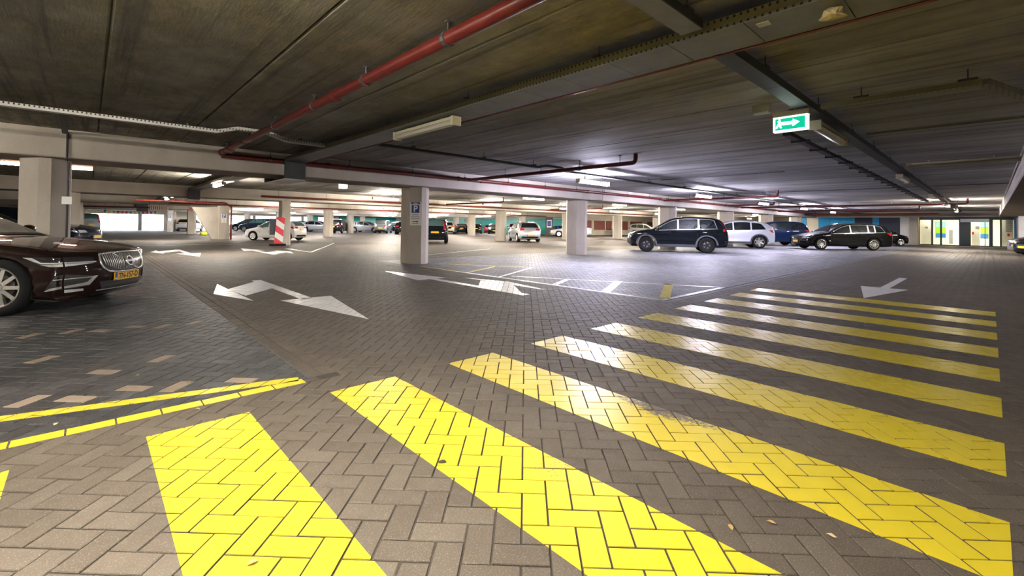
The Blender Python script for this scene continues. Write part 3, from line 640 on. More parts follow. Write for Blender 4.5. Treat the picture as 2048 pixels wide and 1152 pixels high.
tray(2.2, 3.2, 1.42, 1.58, 2.615, .07, 'narrow cable tray coming from the top of the picture into the wide tray', along='u', side='tray_dark')
tray(3.78, 46, 1.42, 1.58, 2.60, .08, 'long narrow cable tray running away to the glass entrance', bottom='tray_dark', along='u', side='tray_dark', joints=1.2)
# black tray along the right-hand bays, humping over the branch pipe
def path_tray(pts, wd, hgt, material, label, hang=(), along='u', name='cable_tray'):
    e = empty(name, pts[0], 0, label, 'cable tray'); o = Vector(pts[0]); mb = MB().use(material); P = [Vector(p)-o for p in pts]
    for a, c in zip(P[:-1], P[1:]):
        d = (c-a).normalized(); s = Vector((-d.y, d.x, 0)).normalized()*wd/2; up = Vector((0, 0, hgt))
        q = [a-s, a+s, c+s, c-s, a-s+up, a+s+up, c+s+up, c-s+up]
        mb.add(q, [(0, 1, 2, 3), (7, 6, 5, 4), (0, 4, 5, 1), (1, 5, 6, 2), (2, 6, 7, 3), (3, 7, 4, 0)])
    mb.build('channel', parent=e)
    for h in hang:
        h = Vector(h)-o; k = MB().use('rod').tube([h, (h.x, h.y, CEIL-o.z+.001)], .007, 6); k.box(h.x-.012, h.x+.012, h.y-wd*.8, h.y+wd*.8, hgt, hgt+.03); k.build('hanger', parent=e)
    return e
path_tray([(3.75, 7.75, 2.62), (8.15, 7.75, 2.62), (8.45, 7.75, 2.69), (9.0, 7.75, 2.69), (9.3, 7.75, 2.62), (50, 7.75, 2.62)], .11, .05, 'tray_dark', 'black cable channel over the right-hand bays, humped over a pipe', [(u, 7.75, 2.64) for u in (4.6, 6.4, 8.0, 11.5, 13.5, 16, 18.5, 21., 23.5, 26., 29., 32.)])
path_tray([(-6, 8.7, 2.63), (1.5, 8.7, 2.63), (1.8, 8.7, 2.725), (2.25, 8.7, 2.725), (2.6, 8.7, 2.63), (3.25, 8.7, 2.63)], .12, .055, 'perforated', 'white perforated cable tray crossing the upper left ceiling', [(u, 8.7, 2.65) for u in (-2.4, 1.1, 2.0, 2.8)])
e = path_tray([(6.35, 1.38, 2.62), (6.35, .05, 2.62), (7.4, -.28, 2.62)], .09, .055, 'perforated_olive', 'olive perforated cable tray bending right beside the exit sign', [(6.35, 1.0, 2.65), (6.35, .15, 2.65)])
e = path_tray([(7.7, 2.12, 2.60), (30, 2.08, 2.60)], .10, .06, 'black_metal', 'black cable channel on cross brackets beside the long tray')
for u in np.arange(8.3, 29, 1.1):
    k = MB().use('black_metal').box(u-.015-7.7, u+.015-7.7, -.16, .10, -.02, .01); k.tube([(u-7.7, .09, 0), (u-7.7, .09, CEIL-2.6-.002)], .007, 6); k.build('bracket', parent=e)
path_tray([(9.4, 1.4, 2.76), (9.4, -.42, 2.76)], .03, .03, 'perforated_olive', 'thin olive cable rail across the ceiling right of the exit sign', name='cable_rail')
path_tray([(21.8, 7.0, 2.76), (21.8, -.42, 2.76)], .03, .03, 'tray_dark', 'thin black cable rail further back across the right ceiling', name='cable_rail')
path_tray([(14.0, 7.6, 2.76), (14.0, 3.9, 2.76)], .03, .03, 'tray_dark', 'thin black cable rail above the gap between two lit lamps', name='cable_rail')
pipe([(3.752, -5., 2.60), (3.752, 11.0, 2.60)], .010, 'thin red pipe along the edge of the wide cable tray', [(3.752, v, 2.60) for v in (-2., 2.4, 6., 9.5)], name='thin_pipe')
MB().use('sign_white').box(3.34, 3.41, 1.03, 1.11, 2.594, 2.599).build('sticker', label='small pale sticker under the wide cable tray', cat='sticker')
mat('foam', (.55, .45, .22), .9)
_rs = [(.55, 0), (1., .25), (.8, .6), (.95, .85), (.4, 1.)]
fo = MB().use('foam'); n = 12; vs = [(3.45+.05*r*(1+.3*math.sin(3*a+z*5))*math.cos(a), .69+.07*r*(1+.3*math.sin(2*a+z*4))*math.sin(a), 2.60-.07*z) for r, z in _rs for a in np.linspace(0, 2*math.pi, n, endpoint=False)]
fo.add(vs, [(k*n+i, k*n+(i+1) % n, (k+1)*n+(i+1) % n, (k+1)*n+i) for k in range(4) for i in range(n)]+[tuple(range(4*n, 5*n))]); fo.build('foam_lump', label='torn yellow foam lump under the wide cable tray at the top of the picture', cat='foam')
path_tray([(-.30, 9.2, 2.70), (-.33, 11.36, 2.72)], .08, .04, 'black_metal', 'black cable bundle under the ceiling above the conduit column', name='cable_bundle')
# conduit and box on the left column
e = empty('wall_conduit', (-.30, 11.36, 0), 0, 'dark conduit with white junction box on the column behind the brown car', 'conduit')
MB().use('black_metal').tube([(0, .0, 2.75), (0, -.01, 2.27), (0.02, .185, 2.24), (.02, .185, .6)], .016, 8).build('conduit', parent=e)
MB().use('white_plastic').box(-.055, .075, .10, .17, 1.46, 1.60).build('junction_box', parent=e, label='small white junction box')
e = empty('wall_conduit', (14.74, 11.25, 0), 0, 'thin grey conduit on the edge of the column before the black SUV', 'conduit')
MB().use('tray_dark').tube([(1.1, .0, 2.75), (1.1, 0, 2.31), (.36, .25, 2.27), (.355, .4, 2.2), (.355, .4, .2)], .012, 8).build('conduit', parent=e)
MB().use('tray_dark').box(.33, .38, .34, .40, .2, .4).build('socket_box', parent=e)
# ------------------------------------------------------------------ exit sign
e = empty('exit_sign', (6.05, 1.62, 2.45), 0, 'lit green and white exit sign hanging from the long cable tray', 'exit sign')
MB().use('cream_plastic').box(-.03, .05, -.19, .19, .07, .135).build('housing', parent=e)
f = MB().use('exit_frame').prism([(-.035, -.18), (.035, -.18), (.035, .18), (-.035, .18)], -.105, .072).build('light_box', parent=e)
MB().use('exit_green').box(-.039, -.0352, -.155, .155, -.085, .05).build('green_face', parent=e)
pic = MB().use('exit_white')
def q2(pts):
    pic.add([(-.041, -y, z) for y, z in pts], [tuple(range(len(pts)))])
q2([(-.09, .005), (.03, .005), (.03, -.03), (-.09, -.03)]); q2([(.03, .03), (.10, -.012), (.03, -.055)])             # arrow
q2([(-.13, .02), (-.105, .03), (-.09, .0), (-.115, -.01)]); q2([(-.115, .045), (-.10, .045), (-.10, .03), (-.115, .03)]); q2([(-.125, -.01), (-.10, -.01), (-.085, -.06), (-.10, -.065)]); q2([(-.13, -.01), (-.115, -.015), (-.135, -.065), (-.15, -.06)])
pic.build('running_man_and_arrow', parent=e)
MB().use('rod').tube([(0, 0, .13), (0, 0, .155)], .03, 8).build('bracket', parent=e)
e = empty('smoke_detector_box', (6.4, 2.05, 2.76), 0, 'small cream box on the ceiling left of the exit sign', 'box')
MB().use('cream_plastic').box(-.05, .05, -.10, .10, -.06, .04).build('housing', parent=e); MB().use('white_plastic').box(-.045, .045, -.09, .09, -.075, -.06).build('lid', parent=e)
e = empty('emergency_lamp', (5.84, 14.0, 2.36), 0, 'small lit white emergency lamp behind the deep beam', 'lamp')
MB().use('exit_frame').box(-.10, .10, -.1, .1, -.08, .06).build('light_box', parent=e); MB().use('white_plastic').box(-.12, .12, -.12, .12, .06, .09).build('housing', parent=e); MB().use('rod').tube([(0, 0, .09), (0, 0, .45)], .01, 6).build('rod', parent=e)

# ------------------------------------------------------------------ cars
def in_poly(pts, poly):
    poly = np.asarray(poly); x, y = pts[:, 0], pts[:, 1]; c = np.zeros(len(pts), bool); n = len(poly); j = n-1
    for i in range(n):
        xi, yi = poly[i]; xj, yj = poly[j]
        cond = ((yi > y) != (yj > y))
        with np.errstate(divide='ignore', invalid='ignore'):
            c ^= cond & (x < (xj-xi)*(y-yi)/(yj-yi+1e-12)+xi)
        j = i
    return c
def dens(poly, d):
    out = []
    for i in range(len(poly)):
        a, b = np.array(poly[i], float), np.array(poly[(i+1) % len(poly)], float); n = max(1, int(np.linalg.norm(b-a)/d))
        out += [a+(b-a)*k/n for k in range(n)]
    return np.array(out)
def seg_dist(pts, poly):
    d = np.full(len(pts), 1e9)
    for i in range(len(poly)):
        a, b = poly[i], poly[(i+1) % len(poly)]; ab = b-a; L = ab@ab
        if L < 1e-12: continue
        t = np.clip(((pts-a)@ab)/L, 0, 1); d = np.minimum(d, np.linalg.norm(pts-(a+t[:, None]*ab), axis=1))
    return d
def fill(poly, inner):
    n = len(poly); vs = [Vector((float(p[0]), float(p[1]))) for p in poly]+[Vector((float(p[0]), float(p[1]))) for p in inner]
    v, e, f, ov, oe, of = delaunay_2d_cdt(vs, [(i, (i+1) % n) for i in range(n)], [], 1, 1e-6)
    return np.array([(p.x, p.y) for p in v]), [tuple(q) for q in f]
RT = {'b': .035, 'f': .10, 'h': .09, 'w': .06, 'r': .08, 't': .085, 'g': .06}
class Car:
    """body shell from a side outline (front bottom, over the roof, to rear bottom); X runs from nose to tail"""
    def __init__(s, L, W, P, ax0, ax1, rw, sill=.2, belt=((0, .8), (5, .95)), tumble=.34, bf=.17, br=.10, arch=.06, res=.10, crown=.03, fz=.55, rz=.4, nseg=5):
        s.L, s.W, s.ax0, s.ax1, s.rw = L, W, ax0, ax1, rw; s.xo = (ax0+ax1)/2; s.belt = np.array(belt, float); s.tumble = tumble
        s.bf, s.br, s.crown, s.fz, s.rz, s.res = bf, br, crown, fz, rz, res
        C = np.array([(p[0], p[1]) for p in P], float); rr = np.array([RT[p[2]] for p in P]); n = len(C)
        pts, ss, rs = [], [], []
        for i in range(n-1):
            p0, p1, p2, p3 = C[max(i-1, 0)], C[i], C[i+1], C[min(i+2, n-1)]
            k1 = np.linalg.norm(p2-p1); m1 = (p2-p0)/max(np.linalg.norm(p2-p1)+np.linalg.norm(p1-p0), 1e-6)*k1; m2 = (p3-p1)/max(np.linalg.norm(p3-p2)+np.linalg.norm(p2-p1), 1e-6)*k1
            if i == 0: m1 = p2-p1
            if i == n-2: m2 = p2-p1
            for k in range(nseg):
                t = k/nseg; h0 = 2*t**3-3*t**2+1; h1 = t**3-2*t**2+t; h2 = -2*t**3+3*t**2; h3 = t**3-t**2
                pts.append(h0*p1+h1*m1+h2*p2+h3*m2); ss.append(i+t); rs.append(rr[i]*(1-t)+rr[i+1]*t)
        pts.append(C[-1]); ss.append(n-1); rs.append(rr[-1])
        s.top = np.array(pts); s.ss = np.array(ss); s.rs = np.array(rs); s.nt = len(pts)
        bot = []; ra = rw+arch
        def arc(cx):
            h = rw-sill; a0 = math.asin(min(h/ra, .95))
            return [(cx+ra*math.cos(t), rw+ra*math.sin(t)) for t in np.linspace(-a0, math.pi+a0, 15)]
        bot += arc(ax1)+arc(ax0)
        s.bot = np.array(bot); s.nb = len(bot)
        poly = np.vstack([s.top, s.bot]); s.rad = np.concatenate([s.rs, np.full(s.nb, .018)])
        s.poly = s.map2(poly)
    def map2(s, P):
        P = np.array(P, float); X = P[:, 0].copy(); z = P[:, 1].copy(); Xs = X.copy()
        k = np.clip(1-X/s.fz, 0, None); Xs += s.bf*np.minimum(k, 1.05)**2*np.clip((z-.02)/.2, .6, 1)
        k = np.clip(1-(s.L-X)/s.rz, 0, None); Xs -= s.br*np.minimum(k, 1.05)**2
        zs = z-s.crown*np.clip((z-.62)/.3, 0, 1)
        return np.stack([Xs, zs], 1)
    def yside(s, Q):
        Q = np.asarray(Q, float); X, z = Q[:, 0], Q[:, 1]; w = np.full(len(Q), s.W/2)
        w -= .07*np.clip(1-X/1.3, 0, 1)**2+.06*np.clip(1-(s.L-X)/1.1, 0, 1)**2
        zb = np.interp(X, s.belt[:, 0], s.belt[:, 1])
        w -= s.tumble*np.clip(z-zb, 0, None)+.02*np.clip((z-zb+.10)/.10, 0, 1)
        w -= .05*np.clip((.42-z)/.22, 0, 1)**2
        w -= .018*np.clip(1-np.abs(z-.56)/.13, 0, 1)
        drop = np.zeros(len(Q)); n = len(s.poly)
        for i in range(n):
            a, b = s.poly[i], s.poly[(i+1) % n]; r = min(s.rad[i], s.rad[(i+1) % n]); ab = b-a; L2 = ab@ab
            if L2 < 1e-12: continue
            t = np.clip(((Q-a)@ab)/L2, 0, 1); d = np.linalg.norm(Q-(a+t[:, None]*ab), axis=1)
            k = np.clip(1-d/r, 0, 1); drop = np.maximum(drop, r*(1-np.sqrt(np.clip(1-k*k, 0, 1))))
        return w-drop
    def loc(s, X, y, z): return (s.xo-X, y, z)
    def shell(s, matn, parent, nacross=9):
        poly = s.poly; n = len(poly)
        inner = []
        mid = poly.mean(0)
        nxt = np.roll(poly, -1, 0); prv = np.roll(poly, 1, 0); tg = nxt-prv; nr = np.stack([tg[:, 1], -tg[:, 0]], 1); nr /= np.linalg.norm(nr, axis=1)[:, None]+1e-9
        for k in (.22, .6, 1.05): inner.append(poly+nr*(s.rad*k)[:, None])
        gx, gz = np.meshgrid(np.arange(.05, s.L, s.res), np.arange(.2, 2.2, s.res*.8)); inner.append(np.stack([gx.ravel(), gz.ravel()], 1))
        inner = np.vstack(inner); inner = inner[in_poly(inner, poly)]; inner = inner[seg_dist(inner, poly) > .006]
        v2, F = fill(poly, inner); y = s.yside(v2)
        V = []; FF = []
        for sg in (1, -1):
            o = len(V); V += [s.loc(p[0], sg*yy, p[1]) for p, yy in zip(v2, y)]
            for f in F:
                a, b, c = [np.array(V[o+i]) for i in f]; nn = np.cross(b-a, c-a)
                FF.append(tuple(o+i for i in (f if nn[1]*sg > 0 else f[::-1])))
        s.prep()
        ts = np.linspace(-1, 1, nacross); o = len(V)
        for i in range(s.nt):
            for t in ts: V.append(tuple(s.rib(s.ss[i], t)))
        for i in range(s.nt-1):
            for k in range(nacross-1):
                a = o+i*nacross+k; FF.append((a, a+nacross, a+nacross+1, a+1))
        me = bpy.data.meshes.new('body'); me.from_pydata(V, [], FF); me.materials.append(MATS[matn])
        bm = bmesh.new(); bm.from_mesh(me); bmesh.ops.remove_doubles(bm, verts=bm.verts, dist=.0015); bmesh.ops.recalc_face_normals(bm, faces=bm.faces)
        for f in bm.faces: f.smooth = True
        bm.to_mesh(me); bm.free()
        link('body', me, parent)
        mb = MB().use('underbody'); ub = [s.map2([p])[0] for p in s.bot]
        ub = [s.poly[s.nt-1]]+ub+[s.poly[0]]
        for a, c in zip(ub[:-1], ub[1:]):
            wa, wc = s.W/2-.05, s.W/2-.05
            mb.add([s.loc(a[0], wa, a[1]), s.loc(a[0], -wa, a[1]), s.loc(c[0], -wc, c[1]), s.loc(c[0], wc, c[1])], [(0, 1, 2, 3)])
        mb.build('underbody', parent=parent)
    def prep(s):
        e = s.poly[:s.nt]; s.edge = e; s.ye = s.yside(e)
    def rib(s, sv, t):
        i = np.interp
        X = i(sv, s.ss, s.top[:, 0]); z = i(sv, s.ss, s.top[:, 1]); ex = i(sv, s.ss, s.edge[:, 0]); ez = i(sv, s.ss, s.edge[:, 1]); ye = i(sv, s.ss, s.ye)
        k = 1-abs(t)**2.4
        return Vector(s.loc(ex+(X-ex)*k, t*ye, ez+(z-ez)*k))
    def rnorm(s, sv, t):
        e = .02; a = s.rib(min(sv+e, s.ss[-1]), t)-s.rib(max(sv-e, 0), t); b = s.rib(sv, min(t+e, 1))-s.rib(sv, max(t-e, -1)); n = a.cross(b); n.normalize()
        c = s.rib(sv, t); m = Vector((0, 0, .7))
        return n if n.dot(c-m) > 0 else -n
    def s_front(s, z): # s on the nose at height z
        k = s.ss < s.hood; return float(np.interp(z, s.top[k, 1], s.ss[k]))
    def s_rear(s, z):
        k = s.ss > s.tail; zz = s.top[k, 1][::-1]; return float(np.interp(z, zz, s.ss[k][::-1]))
    def xf(s, z):
        k = s.ss <= s.hood+1; return float(np.interp(z, s.top[k, 1], s.top[k, 0]))
    def xr(s, z):
        k = s.ss >= s.tail+1; return float(np.interp(z, s.top[k, 1][::-1], s.top[k, 0][::-1]))
    pd, bd = .10, .10
    def side(s, name, poly, off, matn, parent, d=None, both=True, label=None):
        d = d or s.pd
        P = s.map2(dens(poly, d)); lo, hi = P.min(0), P.max(0)
        gx, gz = np.meshgrid(np.arange(lo[0], hi[0], d), np.arange(lo[1], hi[1], d)); g = np.stack([gx.ravel(), gz.ravel()], 1)
        if len(g): g = g[in_poly(g, P)]
        if len(g): g = g[seg_dist(g, P) > d*.3]
        v, F = fill(P, g); y = s.yside(v)+off; out = []
        for sg in ((1, -1) if both else (both,)):
            V = [s.loc(p[0], sg*yy, p[1]) for p, yy in zip(v, y)]; FF = []
            for f in F:
                a, b, c = [np.array(V[i]) for i in f]; FF.append(f if np.cross(b-a, c-a)[1]*sg > 0 else f[::-1])
            me = bpy.data.meshes.new(name); me.from_pydata(V, [], FF); me.materials.append(MATS[matn]); me.polygons.foreach_set('use_smooth', [True]*len(me.polygons))
            out.append(link(name, me, parent, label))
        return out
    def band(s, name, poly, off, matn, parent, label=None, d=None):
        d = d or s.bd
        """patch on the nose-roof-tail band; poly in (t, s)"""
        P = dens(poly, d); lo, hi = P.min(0), P.max(0)
        gx, gz = np.meshgrid(np.arange(lo[0], hi[0], d), np.arange(lo[1], hi[1], d*1.8)); g = np.stack([gx.ravel(), gz.ravel()], 1)
        if len(g): g = g[in_poly(g, P)]
        if len(g): g = g[seg_dist(g, P) > d*.3]
        v, F = fill(P, g); V = [tuple(s.rib(p[1], p[0])+s.rnorm(p[1], p[0])*off) for p in v]; FF = []
        for f in F:
            a, b, c = [Vector(V[i]) for i in f]; n = (b-a).cross(c-a); FF.append(f if n.dot(s.rnorm(v[f[0]][1], v[f[0]][0])) > 0 else f[::-1])
        me = bpy.data.meshes.new(name); me.from_pydata(V, [], FF); me.materials.append(MATS[matn]); me.polygons.foreach_set('use_smooth', [True]*len(me.polygons))
        return link(name, me, parent, label)
    def ztop(s, X): return np.interp(X, s.roofx, s.roofz)
    def windows(s, cuts, parent, glass='car_glass', m=.085, up=.02, rear=None, slope=0., chrome=None, nose=None, rr=.0):
        """side glass between cuts; the roof line gives the upper edge"""
        k = (s.ss >= s.cowl) & (s.ss <= s.tail+1.2); order = np.argsort(s.top[k, 0]); s.roofx = s.top[k, 0][order]; s.roofz = s.top[k, 1][order]
        def zb(X): return np.interp(X, s.belt[:, 0], s.belt[:, 1])+up
        xs = np.linspace(s.roofx[0], s.roofx[-1], 400); ok = xs[(s.ztop(xs)-m) > zb(xs)+.02]; xa, xc = ok[0], min(ok[-1], rear or 99)
        def poly(a, c, g=0.):
            X = np.linspace(max(a, xa), min(c, xc), 12); 
            top = [(x, s.ztop(x)-m+g) for x in X]; bot = [(x, zb(x)-g) for x in X[::-1]]
            if c >= xc-.001 and slope: top = [(x-slope*max(0, (x-(xc-.35))/.35), z) for x, z in top]
            if g: top[0] = (top[0][0]-g*2.2, top[0][1]-g*1.3); top[-1] = (top[-1][0]+g, top[-1][1]); bot[0] = (bot[0][0]+g*1.5, bot[0][1]); bot[-1] = (bot[-1][0]-g*2.2, bot[-1][1])
            q = top+bot; out = [q[0]]
            for p in q[1:]:
                if math.hypot(p[0]-out[-1][0], p[1]-out[-1][1]) > .008: out.append(p)
            return out
        if chrome: s.side('window_surround', poly(-9, 99, .015), .003, chrome, parent)
        cuts = [-9]+list(cuts)+[99]
        for a, c in zip(cuts[:-1], cuts[1:]):
            lo = a+.035 if a > 0 else a; hi = c-.035 if c < 90 else c
            if min(hi, xc)-max(lo, xa) > .08: s.side('side_window', poly(lo, hi), .0065, glass, parent)
        s.wx = (xa, xc)
    def doors(s, xs, parent, z0=.30):
        """door seams as dark lines set into the flank"""
        for x in xs:
            zb = float(np.interp(x, s.belt[:, 0], s.belt[:, 1])); s.side('door_seam', [(x-.006, z0), (x+.006, z0), (x+.006, zb), (x-.006, zb)], .0015, 'car_trim', parent, d=.2)
    def handle(s, X, z, parent, matn):
        for sg in (1, -1):
            y = float(s.yside(np.array([[X, z]]))[0]); MB().use(matn).box(s.xo-X-.11, s.xo-X+.11, sg*y-.018, sg*y+.022*1, z-.015, z+.015).build('door_handle', parent=parent)
    def mirror(s, X, z, parent, matn):
        for sg in (1, -1):
            y = float(s.yside(np.array([[X, z]]))[0]); n = 10; mb = MB().use(matn)
            prof = []
            c = Vector((s.xo-X+.02, sg*(y+.12), z+.07)); rx, ry, rz = .075, .125, .075; vs = []; fs = []
            for i in range(7):
                a = math.pi*i/6
                for k in range(n):
                    t = 2*math.pi*k/n; vs.append((c.x+rx*math.sin(a)*math.cos(t)*(1 if math.cos(t) > 0 else .35), c.y+ry*math.cos(a), c.z+rz*math.sin(a)*math.sin(t)))
            for i in range(6):
                for k in range(n): fs.append((i*n+k, i*n+(k+1) % n, (i+1)*n+(k+1) % n, (i+1)*n+k))
            mb.add(vs, fs); mb.box(c.x-.03, c.x+.03, min(sg*(y-.03), sg*(y+.06)), max(sg*(y-.03), sg*(y+.06)), z, z+.05)
            mb.build('mirror', parent=parent, smooth=True)
    def plate(s, front, z, parent, text=None, w=.52, h=.11):
        sv = s.s_front(z) if front else s.s_rear(z); c = s.rib(sv, 0); n = s.rnorm(sv, 0); n.z *= .3; n.normalize(); y = Vector((0, 0, 1)).cross(n); y.normalize(); up = n.cross(y)
        M = Matrix((y, up, n)).transposed().to_4x4(); M.translation = c+n*.012
        me = MB().use('plate_yellow').box(-w/2, w/2, -h/2, h/2, -.01, .006).mesh('number_plate'); o = link('number_plate', me, parent); o.matrix_local = M
        b = link('country_band', MB().use('plate_blue').box(-w/2, -w/2+.045, -h/2, h/2, .006, .0075).mesh('country_band'), o)
        if text:
            t = text_mesh(text, h*1.02, .0006); t.materials.append(MATS['plate_ink']); q = link('plate_lettering', t, o); q.location = (.025, -.002, .007); q.scale = (.88, 1, 1)
            t2 = text_mesh('NL', .035, .0006); t2.materials.append(MATS['sign_white']); q = link('country_letters', t2, o); q.location = (-w/2+.022, -.03, .008)
        else:
            t = text_mesh('00-XXX-0', h*.9, .0006)
        return o
WHEELS = {}
def wheel_meshes(r, style):
    key = (round(r, 3), style)
    if key in WHEELS: return WHEELS[key]
    wd = .105; rr = r*.70 if style != 'steel' else r*.66
    prof = [(rr, -wd*.9), (rr+.02, -wd), (r-.05, -wd*1.02), (r-.012, -wd*.86), (r, -wd*.6), (r, wd*.6), (r-.012, wd*.86), (r-.05, wd*1.02), (rr+.02, wd), (rr, wd*.9)]
    ty = MB().use('rubber').lathe(prof, 36); tme = ty.mesh('wheel', True)
    if style in ('multi', 'twin', 'five', 'turbine'):
        m = {'multi': 'alloy', 'twin': 'alloy', 'five': 'alloy_dark', 'turbine': 'alloy'}[style]
        rim = MB().use(m).lathe([(rr+.003, wd*.93), (rr-.012, wd*.95), (rr-.022, wd*.80), (rr-.03, .0)], 36)
        rim.use('alloy_dark').lathe([(rr-.028, .03), (.02, .02), (.0, .02)], 28)
        rim.use(m).lathe([(.0, wd*.83), (.055, wd*.80), (.065, wd*.55), (.065, .02)], 20)
        ns = {'multi': 10, 'twin': 12, 'five': 5, 'turbine': 6}[style]; hw = {'multi': .022, 'twin': .013, 'five': .032, 'turbine': .030}[style]
        for k in range(ns):
            t = 2*math.pi*k/ns; c, sn = math.cos(t), math.sin(t); tw = .5 if style == 'turbine' else 0
            pts = []
            for rad, h2, yy in ((.05, hw*1.1, wd*.76), (rr-.012, hw*(1.5 if style == 'turbine' else 1.0), wd*.90)):
                c2, s2 = math.cos(t+tw*(rad/rr)), math.sin(t+tw*(rad/rr))
                for q in (-h2, h2): pts.append((rad*c2-q*s2, yy, rad*s2+q*c2))
            for (x, y_, z) in list(pts): pts.append((x, y_-.03, z))
            rim.add(pts, [(0, 1, 3, 2), (4, 6, 7, 5), (0, 2, 6, 4), (1, 5, 7, 3), (2, 3, 7, 6)])
        rim.use('disc_steel').lathe([(.03, .034), (rr*.62, .034), (rr*.62, .03)], 28)
    else:
        rim = MB().use('hub_white').lathe([(rr+.003, wd*.93), (rr-.02, wd*.97), (rr*.75, wd*.86), (.08, wd*.95), (0, wd*.98)], 36)
        rim.use('car_trim')
        for k in range(5):
            t = 2*math.pi*k/5+.3; c = (rr*.62*math.cos(t), wd*.925, rr*.62*math.sin(t)); n = 8
            rim.add([(c[0]+.030*math.cos(a), c[1], c[2]+.030*math.sin(a)) for a in np.linspace(0, 2*math.pi, n, endpoint=False)], [tuple(range(n))])
    WHEELS[key] = (tme, rim.mesh('rim')); return WHEELS[key]
def wheels(c, parent, style, steer=0):
    tme, rme = wheel_meshes(c.rw, style)
    for X in (c.ax0, c.ax1):
        for sg in (1, -1):
            o = link('wheel', tme, parent, loc=(c.xo-X, sg*(c.W/2-.115), c.rw), rz=(0 if sg > 0 else math.pi)+(steer if X == c.ax0 else 0)); link('rim', rme, o)

